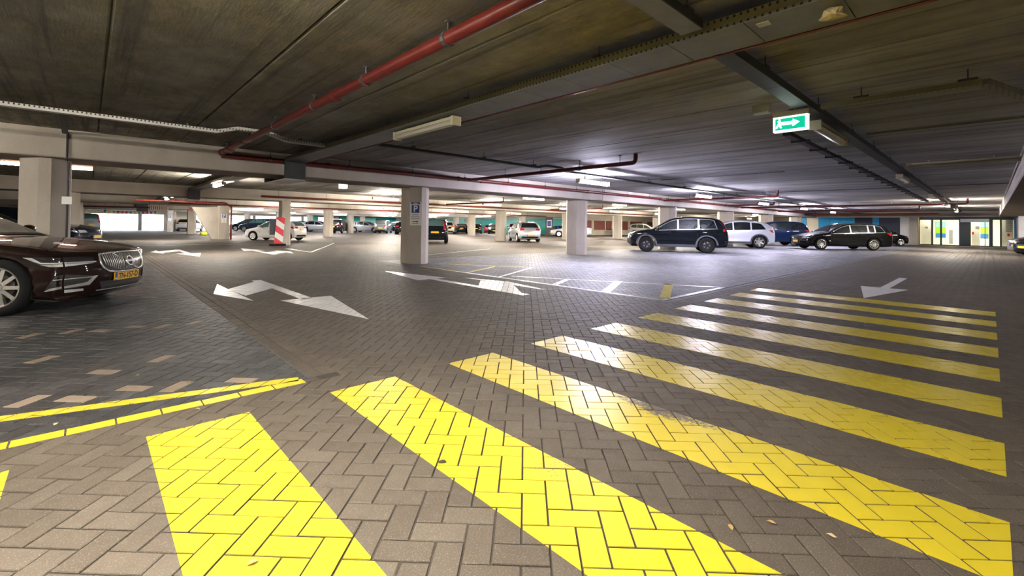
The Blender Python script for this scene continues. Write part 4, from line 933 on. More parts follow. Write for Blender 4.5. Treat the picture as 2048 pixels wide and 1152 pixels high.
def make_car(kind, paintn, label, pos, az, scale=1., style='multi', glass='car_glass', opt=None, group=None):
    opt = opt or {}
    e = empty('car', (pos[0], pos[1], 0), R(az), label, 'car', group); e.scale = (scale, scale*opt.get('wscale', 1), scale)
    if kind == 'hatch':
        P = [(.10, .20, 'b'), (.03, .32, 'f'), (.0, .48, 'f'), (.04, .62, 'f'), (.14, .73, 'h'), (.45, .83, 'h'), (.85, .92, 'h'), (1.02, .96, 'w'), (1.45, 1.22, 'w'), (1.82, 1.40, 'r'), (2.3, 1.47, 'r'), (2.9, 1.46, 'r'), (3.40, 1.40, 't'), (3.66, 1.22, 't'), (3.84, 1.0, 't'), (3.93, .82, 't'), (3.97, .55, 't'), (3.93, .35, 't'), (3.84, .24, 'b')]
        c = Car(3.97, 1.72, P, .80, 3.29, .305, .20, ((0, .80), (1., .93), (2.4, .97), (3.9, 1.06)), res=opt.get('res', .14), nseg=opt.get('nseg', 4)); c.hood, c.cowl, c.tail = 4, 7, 11
        cuts, rear, slope = (1.98, 2.85), 3.32, .22; lights = (.60, .76)
    elif kind == 'box':      # tall upright small car
        P = [(.10, .22, 'b'), (.03, .34, 'f'), (.0, .50, 'f'), (.03, .66, 'f'), (.12, .78, 'h'), (.45, .90, 'h'), (.80, .98, 'h'), (.92, 1.02, 'w'), (1.2, 1.30, 'w'), (1.42, 1.48, 'r'), (1.8, 1.54, 'r'), (2.6, 1.55, 'r'), (3.30, 1.51, 't'), (3.46, 1.38, 't'), (3.53, 1.0, 't'), (3.56, .80, 't'), (3.58, .50, 't'), (3.55, .36, 't'), (3.48, .26, 'b')]
        c = Car(3.58, 1.60, P, .72, 3.02, .29, .22, ((0, .86), (3.5, 1.0)), tumble=.22, res=opt.get('res', .14), br=.07); c.hood, c.cowl, c.tail = 4, 7, 11
        cuts, rear, slope = (1.85, 2.65), 3.3, .05; lights = (.66, .80)
    elif kind == 'suv':
        P = [(.14, .26, 'b'), (.04, .38, 'f'), (.0, .55, 'f'), (.03, .72, 'f'), (.10, .86, 'h'), (.45, .98, 'h'), (.95, 1.07, 'h'), (1.22, 1.11, 'w'), (1.68, 1.40, 'w'), (2.02, 1.57, 'r'), (2.5, 1.66, 'r'), (3.3, 1.66, 'r'), (4.02, 1.58, 't'), (4.28, 1.34, 't'), (4.42, 1.08, 't'), (4.50, .90, 't'), (4.53, .60, 't'), (4.50, .42, 't'), (4.38, .30, 'b')]
        c = Car(4.53, 1.82, P, .90, 3.53, .36, .26, ((0, .92), (1.2, 1.03), (4.2, 1.14)), res=opt.get('res', .14), nseg=opt.get('nseg', 4)); c.hood, c.cowl, c.tail = 4, 7, 11
        cuts, rear, slope = (2.30, 3.18), 3.98, .12; lights = (.74, .88)
    elif kind == 'coupe_suv':
        P = [(.14, .24, 'b'), (.04, .36, 'f'), (.0, .52, 'f'), (.03, .70, 'f'), (.12, .84, 'h'), (.5, .97, 'h'), (.95, 1.05, 'h'), (1.1, 1.08, 'w'), (1.65, 1.40, 'w'), (2.05, 1.56, 'r'), (2.6, 1.63, 'r'), (3.3, 1.60, 'r'), (4.05, 1.47, 't'), (4.34, 1.26, 't'), (4.48, 1.08, 't'), (4.55, .92, 't'), (4.58, .62, 't'), (4.54, .42, 't'), (4.42, .28, 'b')]
        c = Car(4.58, 1.85, P, .86, 3.63, .37, .24, ((0, .90), (1.2, 1.0), (4.2, 1.12)), res=opt.get('res', .14), nseg=opt.get('nseg', 4)); c.hood, c.cowl, c.tail = 4, 7, 11
        cuts, rear, slope = (2.25, 3.2), 3.98, .20; lights = (.72, .84)
    elif kind == 'estate':
        P = [(.12, .19, 'b'), (.03, .32, 'f'), (.0, .48, 'f'), (.04, .64, 'f'), (.14, .74, 'h'), (.55, .85, 'h'), (1.0, .93, 'h'), (1.28, .97, 'w'), (1.80, 1.26, 'w'), (2.15, 1.40, 'r'), (2.6, 1.47, 'r'), (3.4, 1.46, 'r'), (4.18, 1.38, 't'), (4.46, 1.16, 't'), (4.60, .98, 't'), (4.67, .80, 't'), (4.70, .52, 't'), (4.66, .34, 't'), (4.56, .22, 'b')]
        c = Car(4.70, 1.82, P, .90, 3.60, .325, .19, ((0, .80), (1.2, .90), (4.4, 1.0)), res=opt.get('res', .14), nseg=opt.get('nseg', 4)); c.hood, c.cowl, c.tail = 4, 7, 11
        cuts, rear, slope = (2.42, 3.32, 3.66), 4.16, .18; lights = (.62, .76)
    elif kind == 'sedan':
        P = [(.12, .19, 'b'), (.03, .32, 'f'), (.0, .48, 'f'), (.04, .64, 'f'), (.14, .74, 'h'), (.55, .85, 'h'), (1.0, .93, 'h'), (1.28, .97, 'w'), (1.80, 1.24, 'w'), (2.15, 1.38, 'r'), (2.6, 1.44, 'r'), (3.1, 1.42, 'r'), (3.55, 1.30, 't'), (3.95, 1.10, 't'), (4.40, 1.04, 't'), (4.56, .86, 't'), (4.60, .55, 't'), (4.56, .36, 't'), (4.46, .24, 'b')]
        c = Car(4.60, 1.80, P, .88, 3.55, .325, .19, ((0, .80), (1.2, .90), (4.4, .98)), res=opt.get('res', .14), nseg=opt.get('nseg', 4)); c.hood, c.cowl, c.tail = 4, 7, 11
        cuts, rear, slope = (2.42, 3.25), 3.6, .05; lights = (.62, .76)
    elif kind == 'van':
        P = [(.12, .22, 'b'), (.03, .38, 'f'), (.0, .58, 'f'), (.05, .80, 'f'), (.16, .92, 'h'), (.5, 1.06, 'h'), (.85, 1.16, 'h'), (.95, 1.20, 'w'), (1.3, 1.55, 'w'), (1.55, 1.74, 'r'), (2.0, 1.82, 'r'), (3.2, 1.83, 'r'), (4.15, 1.78, 't'), (4.32, 1.62, 't'), (4.38, 1.15, 't'), (4.42, .85, 't'), (4.44, .55, 't'), (4.40, .38, 't'), (4.30, .26, 'b')]
        c = Car(4.44, 1.82, P, .85, 3.6, .33, .22, ((0, .95), (4.4, 1.08)), tumble=.16, res=opt.get('res', .16), br=.06); c.hood, c.cowl, c.tail = 4, 7, 11
        cuts, rear, slope = (2.0, 3.1), 4.1, .03; lights = (.8, .95)
    c.shell(paintn, e)
    c.windows(cuts, e, glass, rear=opt.get('rear', rear), slope=slope, chrome=opt.get('chrome'), m=opt.get('m', .085))
    c.band('windscreen', [(-.90, 7.1), (.90, 7.1), (.86, 8.85), (-.86, 8.85)], .006, glass, e)
    c.band('rear_window', [(-.84, 12.15), (.84, 12.15), (.90, 13.75), (-.90, 13.75)] if kind != 'sedan' else [(-.84, 11.3), (.84, 11.3), (.9, 12.9), (-.9, 12.9)], .006, opt.get('rglass', glass), e)
    z0, z1 = lights
    sf0, sf1 = c.s_front(z0), c.s_front(z1)
    for sg in (1, -1): c.band('headlamp', [(sg*.62, sf0+.1), (sg*1.0, sf0), (sg*1.0, sf1), (sg*.66, sf1-.1)], .006, opt.get('hl', 'lamp_clear'), e)
    c.side('headlamp', [(c.xf(z0)+.01, z0), (.34, z0+.07), (.54, z1+.05), (.32, z1+.03), (c.xf(z1)+.01, z1)], .006, opt.get('hl', 'lamp_clear'), e)
    zb = float(np.interp(c.L, c.belt[:, 0], c.belt[:, 1]))
    tl = opt.get('tl', 'low')
    if tl == 'low':
        ta, tb = zb-.20, zb-.03
        for sg in (1, -1): c.band('tail_lamp', [(sg*.55, c.s_rear(tb-.02)), (sg*1.0, c.s_rear(tb)), (sg*1.0, c.s_rear(ta)), (sg*.62, c.s_rear(ta+.02))], .006, 'lamp_red', e)
        c.side('tail_lamp', [(c.xr(tb)-.36, tb), (c.xr(tb)-.008, tb), (c.xr(ta)-.008, ta), (c.xr(ta)-.24, ta+.03)], .006, 'lamp_red', e)
    else:
        ta, tb = zb-.12, float(c.top[c.ss == 12][0][1])-.06
        for sg in (1, -1): c.band('tail_lamp', [(sg*.86, c.s_rear(tb)), (sg*1.0, c.s_rear(tb)), (sg*1.0, c.s_rear(ta)), (sg*.80, c.s_rear(ta))], .006, 'lamp_red', e)
        xr = lambda z: float(np.interp(z, c.top[c.ss >= 12][::-1, 1], c.top[c.ss >= 12][::-1, 0]))
        c.side('tail_lamp', [(xr(tb)-.13, tb), (xr(tb), tb), (xr((ta+tb)/2), (ta+tb)/2), (xr(ta), ta), (xr(ta)-.26, ta), (xr((ta+tb)/2)-.10, (ta+tb)/2)], .006, 'lamp_red', e)
    # lower dark grille and bumper
    c.band('grille', [(-.52, c.s_front(.40)), (.52, c.s_front(.40)), (.62, c.s_front(.60)), (-.62, c.s_front(.60))], .004, 'car_trim', e)
    c.band('rear_bumper_trim', [(-.85, c.s_rear(.30)), (.85, c.s_rear(.30)), (.85, c.s_rear(.42)), (-.85, c.s_rear(.42))], .004, 'car_trim', e)
    c.plate(False, opt.get('pz', .62 if kind in ('box',) else .78), e); c.plate(True, .45, e)
    wheels(c, e, style)
    c.doors([cuts[0]], e); c.doors([c.ax0+.50, c.ax1-.40], e)
    zb1 = float(np.interp(cuts[0]-.2, c.belt[:, 0], c.belt[:, 1]))
    c.handle(cuts[0]-.18, zb1-.10, e, opt.get('hmat', paintn)); c.handle(cuts[min(1, len(cuts)-1)]+.02, zb1-.08, e, opt.get('hmat', paintn))
    c.mirror(c.wx[0]+.14, float(np.interp(c.wx[0]+.2, c.belt[:, 0], c.belt[:, 1])), e, opt.get('mmat', paintn))
    if opt.get('cladding'):
        m = opt['cladding']
        for X in (c.ax0, c.ax1):
            ra = c.rw+.05; rb = c.rw+.125; a = np.linspace(.02, math.pi-.02, 14)
            poly = [(X+ra*math.cos(t), c.rw+ra*math.sin(t)) for t in a]+[(X+rb*math.cos(t), c.rw+rb*math.sin(t)) for t in a[::-1]]
            c.side('arch_trim', poly, .012, m, e)
        c.side('sill_trim', [(c.ax0+.40, .27), (c.ax1-.40, .27), (c.ax1-.42, .39), (c.ax0+.42, .39)], .010, m, e)
    return e, c

# --- the brown saloon in the foreground
def foreground_car():
    e = empty('car', (0, 0, 0), 0, 'dark brown saloon with upright chrome grille and yellow plate in the left foreground', 'car')
    P = [(.16, .17, 'b'), (.05, .24, 'f'), (.02, .36, 'f'), (.0, .52, 'f'), (.03, .66, 'f'), (.09, .755, 'h'), (.25, .805, 'h'), (.70, .885, 'h'), (1.15, .945, 'h'), (1.62, .99, 'w'), (2.15, 1.24, 'w'), (2.55, 1.38, 'r'), (3.0, 1.44, 'r'), (3.5, 1.42, 'r'), (4.0, 1.30, 't'), (4.40, 1.12, 't'), (4.80, 1.06, 't'), (4.93, .86, 't'), (4.96, .55, 't'), (4.92, .38, 't'), (4.80, .24, 'b')]
    c = Car(4.96, 1.90, P, .88, 3.82, .355, .20, ((0, .82), (1.5, .95), (4.6, 1.02)), bf=.24, fz=.75, res=.07, nseg=8, arch=.035); c.hood, c.cowl, c.tail = 5, 9, 13; c.pd, c.bd = .045, .05
    c.shell('paint_brown', e, 25)
    c.windows((2.75, 3.6), e, 'car_glass', rear=4.1, chrome='chrome')
    c.band('windscreen', [(-.91, 9.12), (.91, 9.12), (.87, 10.85), (-.87, 10.85)], .006, 'car_glass_tint', e)
    c.band('rear_window', [(-.84, 13.3), (.84, 13.3), (.9, 14.9), (-.9, 14.9)], .006, 'car_glass', e)
    c.band('cowl_trim', [(-.93, 8.93), (.93, 8.93), (.93, 9.12), (-.93, 9.12)], .006, 'car_trim', e)
    sf = c.s_front
    # grille with upright slats, frame, diagonal bar and ring badge
    zt, zb_ = .742, .475
    def T(y): return y/.80
    gr = c.band('grille', [(-T(.40), sf(zt-.01)), (-T(.42), sf(zb_+.10)), (-T(.34), sf(zb_+.02)), (0, sf(zb_)), (T(.34), sf(zb_+.02)), (T(.42), sf(zb_+.10)), (T(.40), sf(zt-.01)), (0, sf(zt))], .004, 'sign_black', e)
    def bar(pts, r, matn, name, parent, off=.012):
        q = [c.rib(sf(z), T(y))+c.rnorm(sf(z), T(y))*off for y, z in pts]; return MB().use(matn).tube(q, r, 6).build(name, parent=parent, smooth=True)
    def low(y): return zb_+.02+.11*(abs(y)/.42)**3
    for k in range(25):
        y = -.385+.77*k/24
        bar([(y*(.98), low(y)+.01), (y, (low(y)+zt)/2), (y*.98, zt-.015)], .0075, 'chrome', 'slat', gr, .014)
    ring = [(.42*math.cos(t)*1.0, (zt+zb_)/2+.01+(zt-zb_)/2*math.sin(t)) for t in np.linspace(0, 2*math.pi, 40)]
    fr = [(-.41, zt-.005), (-.44, .62), (-.42, .555), (-.34, .50), (-.2, .483), (0, .477), (.2, .483), (.34, .50), (.42, .555), (.44, .62), (.41, zt-.005), (.2, zt+.003), (0, zt+.005), (-.2, zt+.003), (-.41, zt-.005)]
    bar(fr, .013, 'chrome', 'grille_frame', gr, .012)
    bar([(.22, .49), (-.22, .735)], .011, 'chrome', 'diagonal_bar', gr, .026)
    zc_ = .612
    bd = MB().use('chrome'); cc = c.rib(sf(zc_), 0)+c.rnorm(sf(zc_), 0)*.045; n = c.rnorm(sf(zc_), 0); yv = Vector((0, 1, 0)); up = n.cross(yv)
    bd.tube([cc+yv*.068*math.cos(t)+up*.068*math.sin(t) for t in np.linspace(0, 2*math.pi, 24, endpoint=False)], .015, 8, closed=True)
    bd.build('badge_ring', parent=gr, smooth=True)
    bd = MB().use('sign_black').tube([cc-n*.03, cc-n*.005], .062, 20); bd.build('badge', parent=gr)
    MB().use('chrome').add([tuple(cc+yv*a+up*b+n*.0) for a, b in ((-.06, -.016), (.06, -.016), (.06, .016), (-.06, .016))], [(0, 1, 2, 3)]).build('badge_bar', parent=gr)
    # headlamps wrapping from the nose onto the wing
    for sg in (1, -1):
        h = c.band('headlamp', [(sg*T(.50), sf(.642)), (sg*.86, sf(.608)), (sg*1.0, sf(.60)), (sg*1.0, sf(.735)), (sg*.80, sf(.73)), (sg*.62, sf(.71))], .006, 'lamp_dark', e)
        c.band('light_bar', [(sg*T(.49), sf(.638)), (sg*1.0, sf(.648)), (sg*1.0, sf(.665)), (sg*T(.49), sf(.652))], .012, 'lamp_clear', h)
        c.band('reflector', [(sg*T(.52), sf(.628)), (sg*1.0, sf(.605)), (sg*1.0, sf(.643)), (sg*T(.52), sf(.634))], .009, 'chrome', h)
    for o in c.side('headlamp', [(c.xf(.60)+.004, .60), (.22, .605), (.36, .63), (.50, .69), (.60, .745), (.40, .745), (c.xf(.72)+.01, .735)], .006, 'lamp_dark', e): pass
    c.side('reflector', [(c.xf(.605)+.004, .605), (.22, .61), (.36, .636), (c.xf(.64)+.004, .643)], .010, 'chrome', e)
    c.side('light_bar', [(c.xf(.662)+.004, .665), (.34, .668), (.47, .738), (.59, .742), (.47, .692), (.35, .650), (c.xf(.648)+.004, .648)], .012, 'lamp_clear', e)
    # lower intakes: black recess with a chrome blade
    for sg in (1, -1):
        q = c.band('air_intake', [(sg*.62, sf(.455)), (sg*1.0, sf(.50)), (sg*1.0, sf(.31)), (sg*.70, sf(.33))], .005, 'sign_black', e)
        c.band('chrome_blade', [(sg*.60, sf(.46)), (sg*.66, sf(.46)), (sg*.74, sf(.385)), (sg*1.0, sf(.355)), (sg*1.0, sf(.325)), (sg*.70, sf(.345))], .014, 'chrome', q)
        c.band('chrome_line', [(sg*.62, sf(.452)), (sg*1.0, sf(.448)), (sg*1.0, sf(.438)), (sg*.64, sf(.440))], .012, 'chrome', q)
        c.band('fog_lamp', [(sg*.78, sf(.30)), (sg*1., sf(.305)), (sg*1., sf(.265)), (sg*.78, sf(.27))], .008, 'lamp_clear', q)
    c.side('air_intake', [(c.xf(.50)+.004, .50), (.10, .49), (.28, .32), (c.xf(.31)+.004, .31)], .005, 'sign_black', e)
    c.side('chrome_blade', [(c.xf(.355)+.004, .355), (.20, .335), (.30, .30), (.26, .296), (c.xf(.325)+.004, .325)], .012, 'chrome', e)
    c.side('chrome_line', [(c.xf(.448)+.004, .448), (.13, .443), (.135, .436), (c.xf(.438)+.004, .438)], .011, 'chrome', e)
    c.band('lower_grille', [(-.55, sf(.37)), (.55, sf(.37)), (.5, sf(.245)), (-.5, sf(.245))], .005, 'sign_black', e)
    c.band('chrome_lip', [(-.60, sf(.262)), (.60, sf(.262)), (.60, sf(.247)), (-.60, sf(.247))], .012, 'chrome', e)
    # bonnet shut line
    c.band('bonnet_seam', [(-.90, 5.3), (-.885, 5.3), (-.885, 8.9), (-.90, 8.9)], .003, 'car_trim', e); c.band('bonnet_seam', [(.885, 5.3), (.90, 5.3), (.90, 8.9), (.885, 8.9)], .003, 'car_trim', e)
    c.plate(True, .415, e, 'TN-157-D'); c.plate(False, .80, e)
    wheels(c, e, 'multi'); c.doors([1.35, 2.72, 3.62], e)
    c.mirror(2.05, .98, e, 'paint_brown')
    c.side('tail_lamp', [(4.6, .98), (c.xr(.98)-.01, .98), (c.xr(.70)-.01, .70), (4.75, .72)], .006, 'lamp_red', e)
    return e, c
def place_axle(e, c, wheel_xy, az, side=-1, axle='front', scale=1.):
    """put the ground contact of one wheel's outer face at wheel_xy"""
    a = R(az); X = (c.ax0 if axle == 'front' else c.ax1); lx, ly = (c.xo-X)*scale, side*(c.W/2-.01)*scale
    e.location = (wheel_xy[0]-(lx*math.cos(a)-ly*math.sin(a)), wheel_xy[1]-(lx*math.sin(a)+ly*math.cos(a)), 0); e.rotation_euler = (0, 0, a); e.scale = (scale,)*3
VOLVO_AZ = -33
e, c = foreground_car(); place_axle(e, c, (-.80, 8.20), VOLVO_AZ, scale=.975)

# --- cars of the right-hand bays, side on
def two_wheel(kind, paintn, label, wf, wr, side, style, opt=None, glass='car_glass', sc=None):
    az = math.degrees(math.atan2(wf[1]-wr[1], wf[0]-wr[0])); e, c = make_car(kind, paintn, label, (0, 0), az, 1, style, glass, opt)
    s = math.hypot(wf[0]-wr[0], wf[1]-wr[1])/(c.ax1-c.ax0)
    if sc: s = sc
    place_axle(e, c, wr, az, side, 'rear', s); return e, c
hero = dict(res=.11, nseg=5)
two_wheel('suv', 'paint_darkblue', 'black SUV with chrome window frames, seen from its side', (19.65, 11.38), (21.02, 9.05), 1, 'five', dict(hero, chrome='chrome', cladding='arch_grey', tl='high', rear=3.95, hl='lamp_dark'), sc=1.03)
two_wheel('coupe_suv', 'paint_lilac', 'lilac-grey sloping-roof car parked behind the black SUV', (27.7, 11.9), (29.30, 9.47), 1, 'turbine', dict(hero, cladding='arch_grey'), sc=1.04)
two_wheel('suv', 'paint_blue', 'dark blue SUV between the lilac-grey car and the black estate', (34.3, 11.6), (36.1, 9.3), 1, 'multi', dict(res=.14, mmat='car_trim'), sc=1.05)
two_wheel('estate', 'paint_black', 'black estate car with pale alloy wheels before the blue panels', (31.3, 6.88), (33.35, 4.62), 1, 'twin', dict(hero, chrome='chrome'), sc=1.08)
two_wheel('hatch', 'paint_black', 'black car nosing out behind the estate, next to the concrete pier', (45.06, 4.51), (43.3, 6.5), -1, 'turbine', dict(res=.16), sc=1.0)
# right edge
make_car('hatch', 'paint_silver', 'silver car nose at the right edge, behind the black one', (38.2, -2.6), 125, 1.0, 'multi', 'car_glass', dict(res=.16))
make_car('hatch', 'paint_darkblue', 'black car nose cut off by the right picture edge', (34.6, -2.75), 125, 1.0, 'multi', 'car_glass', dict(res=.16))
# --- middle distance
two_wheel('hatch', 'paint_white', 'white hatchback behind the red and white board, facing left', (7.76, 32.70), (9.31, 31.02), 1, 'steel', dict(hero, rglass='car_glass_teal', pz=.80), 'car_glass_teal', sc=.92)
make_car('hatch', 'paint_silver', 'silver hatchback seen from behind, right of the cream column', (23.75, 23.95), 60, .99, 'steel', 'car_glass', dict(hero, pz=.50))
make_car('box', 'paint_darkblue', 'dark blue upright small car seen from behind beside the parking sign column', (16.6, 24.9), 54, 1.0, 'multi', 'car_glass', dict(res=.12, tl='high', pz=.70, rglass='car_glass_teal'))
# --- left distance
make_car('hatch', 'paint_black', 'dark car roof behind the bonnet of the brown car at the left edge', (-2.6, 19.6), -25, 1.05, 'multi', 'car_glass', dict(res=.16))
make_car('hatch', 'paint_navy', 'dark blue sporty car nosing out right of the conduit column', (-1.8, 25.9), -25, 1.12, 'multi', 'car_glass', dict(res=.12))
make_car('van', 'paint_grey', 'silver-grey van beside the daylight opening', (-.9, 60.0), 120, 1.0, 'steel', 'car_glass_teal', dict(res=.16, tl='high'))
make_car('hatch', 'paint_white', 'white hatchback far back, right of the daylight opening', (9.0, 66.5), 62, 1.0, 'multi', 'car_glass', dict(res=.18, pz=.95))
make_car('hatch', 'paint_navy', 'navy hatchback left of the white one, facing left', (15.6, 62.5), 137, 1.12, 'multi', 'car_glass_teal', dict(res=.18))
make_car('hatch', 'paint_darkblue', 'dark car half hidden behind the navy hatchback', (15.4, 66.2), 137, 1.1, 'multi', 'car_glass', dict(res=.18))
make_car('estate', 'paint_black', 'dark car partly behind the white hatchback bonnet', (20.9, 66.9), 137, 1.0, 'multi', 'car_glass_teal', dict(res=.18))
make_car('sedan', 'paint_silver', 'silver-white car with dark wheel right of the white hatchback', (22.4, 61.3), -43, 1.05, 'five', 'car_glass', dict(res=.18))
make_car('suv', 'paint_black', 'black SUV seen from behind right of the square column', (21.6, 53.0), 52, 1.0, 'multi', 'car_glass', dict(res=.18))
make_car('estate', 'paint_silver', 'silver car facing right behind the far slim column', (27.6, 58.0), -50, 1.02, 'multi', 'car_glass', dict(res=.18))
make_car('box', 'paint_grey', 'grey hatchback seen from behind, midway to the parking sign column', (27.4, 53.0), 50, 1.05, 'multi', 'car_glass_tint', dict(res=.18))
make_car('hatch', 'paint_navy', 'blue-grey car behind the grey hatchback', (31.6, 57.9), 137, 1.0, 'multi', 'car_glass_tint', dict(res=.18))
make_car('hatch', 'paint_black', 'black hatchback seen from behind, left of the parking sign column', (27.2, 47.6), 56, 1.0, 'multi', 'car_glass', dict(res=.18))
# --- right of the parking sign column
make_car('suv', 'paint_beige', 'beige SUV seen from behind, right of the dark blue small car', (34.6, 48.8), 50, .95, 'multi', 'car_glass', dict(res=.18))
make_car('hatch', 'paint_darkblue', 'dark car left of the cream column', (38.5, 51.3), 54, .92, 'multi', 'car_glass_tint', dict(res=.18))
make_car('hatch', 'paint_black', 'dark car with red lamp right behind the cream column', (39.0, 48.6), 50, .92, 'multi', 'car_glass', dict(res=.18))
make_car('estate', 'paint_black', 'black estate facing the viewer with yellow plate, between the cream columns', (41.4, 47.6), -130, .95, 'multi', 'car_glass_tint', dict(res=.18))
make_car('hatch', 'paint_red', 'bright red car sliver right of the black estate', (45.0, 53.0), 50, .85, 'multi', 'car_glass', dict(res=.18))
make_car('hatch', 'paint_darkred', 'dark red car left of the silver hatchback', (44.4, 46.6), 50, 1.0, 'multi', 'car_glass', dict(res=.18))
make_car('sedan', 'paint_silver', 'silver car seen on both sides of the front grey column', (39.0, 32.0), 137, 1.0, 'steel', 'car_glass', dict(res=.18))
make_car('box', 'paint_brightblue', 'bright blue small car by the red-brown wall', (40.9, 35.0), -118, .8, 'multi', 'car_glass', dict(res=.18))
make_car('suv', 'paint_white', 'white SUV far behind the black SUV bonnet', (55.0, 32.0), -72, 1.0, 'multi', 'car_glass_tint', dict(res=.18))

# ------------------------------------------------------------------ glass entrance at the end of the lane
_px = np.array([1838, 1905, 1922, 1990, 2028]); _pv = np.array([4.082, 2.076, 1.592, -.255, -1.228])
def vx(x): return float(np.interp(x, _px, _pv)) if x <= 2028 else -1.228-(x-2028)*.0255
fr = empty('door_1', (UE, 1.4, 0), 0, 'glazed entrance front with dark frames at the end of the lane', None, None, 'structure')
def eb(name, x0, x1, z0, z1, m, u0=-.04, u1=.06, parent=None, **kw):
    a, c = vx(x1)-1.4, vx(x0)-1.4
    return MB().use(m).box(u0, u1, a, c, z0, z1).build(name, parent=parent or fr, **kw)
for x0, x1 in ((1836, 1839.8), (1863, 1867), (1880.7, 1884.6), (1918, 1920.8), (1941.2, 1942.4), (1970, 1971.5), (1978.7, 1986), (2000, 2004)): eb('frame_post', x0, x1, 0, 2.30, 'door_frame')
eb('frame_head', 1836, 2033, 2.10, 2.34, 'door_frame', -.05, .07); eb('frame_sill', 1836, 2028, 0, .09, 'door_frame', -.05, .07); eb('threshold', 1836, 2030, 0, .03, 'concrete', -.45, -.05)
eb('blue_edge', 2028, 2033, 0, 2.34, 'frame_blue', -.06, .06)
eb('door_closer_box', 1920.8, 1979, 1.92, 2.18, 'galvanised', -.16, -.04); eb('dark_leaf', 1920.8, 1941.4, .03, 1.92, 'door_frame', -.05, .03)
d = eb('door_leaf', 1839.8, 1864.5, .0, 2.10, 'door_white', 1.0, 1.04); eb('handle', 1860, 1861.5, .95, 1.15, 'galvanised', .94, 1.0, d); eb('pane', 1839.8, 1863, .09, 2.12, 'clear_glass', .0, .012); eb('notice', 1848, 1854, 1.40, 1.55, 'sign_grey_print', .985, .998, d)
d = eb('door_leaf', 1942.4, 1960, .0, 1.92, 'door_white', 1.0, 1.04); eb('notice', 1951, 1958.5, 1.40, 1.62, 'sign_grey_print', .985, .998, d); eb('red_call_point', 1944, 1947.5, .95, 1.16, 'sign_red', .985, .998, d); eb('pane', 1942.4, 1960, .09, 1.92, 'clear_glass', .0, .012)
for x0, x1 in ((1867, 1880.7), (1884.6, 1918), (1960, 1970), (1971.5, 1978.7), (1986, 2000)): eb('pane', x0, x1, .09, 2.12, 'clear_glass', .0, .012)
p_ = eb('side_panel', 2003, 2028, .0, 2.12, 'door_white', .8, .85); eb('pane', 2004, 2028, .09, 2.12, 'clear_glass', .0, .012); eb('red_call_point', 2015.5, 2020.5, .86, 1.06, 'sign_red', .775, .80, p_)
for k in range(6): eb('notice_slat', 2012.5, 2024, 1.20+k*.155, 1.30+k*.155, 'sign_grey_print', .77, .80, p_)
lob = MB().use('door_white').box(4.0, 4.1, -4, 5.5, 0, 2.5).box(.3, 4.1, -4.1, -4, 0, 2.5).box(.3, 4.1, 5.5, 5.6, 0, 2.5).box(.25, 4.1, -4, 5.5, 2.4, 2.5).box(.06, 4.0, -4, 5.5, -.005, .0)
o = lob.build('wall_lobby', label='cream lobby behind the glass entrance', kind='structure'); o.location = (UE, 0, 0)
k_ = (UE+4.0)/UE
def post(name, x0, x1, z0, z1, m):
    MB().use(m).box(3.94, 3.995, vx(x1)*k_, vx(x0)*k_, z0, z1).build(name, parent=o)
for a, b2 in ((1872.5, 1892), (1961.5, 1977)):
    post('poster', a, b2, 1.55, 2.0, 'poster_cyan'); post('poster', a, b2, 1.0, 1.53, 'poster_green'); post('poster', a, b2, .62, .98, 'poster_blue')
post('poster', 1899, 1906, .1, 1.3, 'tray_grey'); post('poster', 1897, 1914, 1.4, 1.55, 'sign_white')
lampmat('lamp_lobby', (1.0, .93, .78), 7.0*LAMP)
lamp_e = empty('lobby_lamp', (UE+2.0, 1.2, 2.36), 0, 'lit panel lamp in the lobby behind the glass entrance', 'lamp'); MB().use('lamp_lobby').box(-.5, .5, -1.2, 1.2, 0, .03).build('diffuser', parent=lamp_e)
lamp_e = empty('lobby_lamp', (UE+.36, 1.3, 2.36), 0, 'lit strip lamp just inside the glass entrance', 'lamp'); MB().use('lamp_lobby').box(-.12, .12, -2.4, 2.6, 0, .03).build('diffuser', parent=lamp_e)  # strip added behind the frame head to light the door leaves

# ------------------------------------------------------------------ signs
def parking_sign(loc, ang, label, s=1., arrow=True):
    e = empty('parking_sign', loc, ang, label, 'sign'); e.scale = (s,)*3
    MB().use('sign_white').box(-.006, .006, -.165, .165, -.34, .34).build('board', parent=e)
    MB().use('sign_blue').box(.006, .008, -.13, .13, .285, .338).build('header', parent=e); MB().use('sign_blue').box(.006, .008, -.115, .115, .03, .255).build('blue_field', parent=e)
    t = text_mesh('P', .25, .0008); t.materials.append(MATS['sign_white']); q = link('letter', t, e); q.matrix_local = Matrix(((0, 0, 1, .0088), (1, 0, 0, 0), (0, 1, 0, .142), (0, 0, 0, 1)))
    for z, a in ((.305, .08), (.315, .05)): MB().use('sign_white').box(.008, .009, -a, a, z-.006, z+.006).build('header_print', parent=e)
    for z, a in ((-.03, .10), (-.09, .12), (-.145, .13), (-.29, .10)): MB().use('sign_grey_print').box(.006, .0075, -a, a, z-.008, z+.008).build('print_line', parent=e)
    if arrow:
        MB().use('sign_black').add([(.0085, -.08, -.225), (.0085, .04, -.225), (.0085, .04, -.205), (.0085, .09, -.235), (.0085, .04, -.265), (.0085, .04, -.245), (.0085, -.08, -.245)], [tuple(range(7))]).build('arrow', parent=e)
    return e
cx1, cy1 = U0+DU, V0
parking_sign((cx1-.205-.012, cy1-.375-.012, 1.49), R(-135), 'blue and white parking sign on the nearest octagonal column')
parking_sign((6.62, 35.18, 1.42), R(-90), 'small parking sign on the raking column', .9)
parking_sign((6.35, 60.2, 1.5), R(-90), 'tiny white sign on the post beside the daylight opening', .9, False)
e = empty('parking_sign', (40.2, 36.2, 0), R(-133), 'dark pillar board with a blue parking sign near the red-brown wall', 'sign')
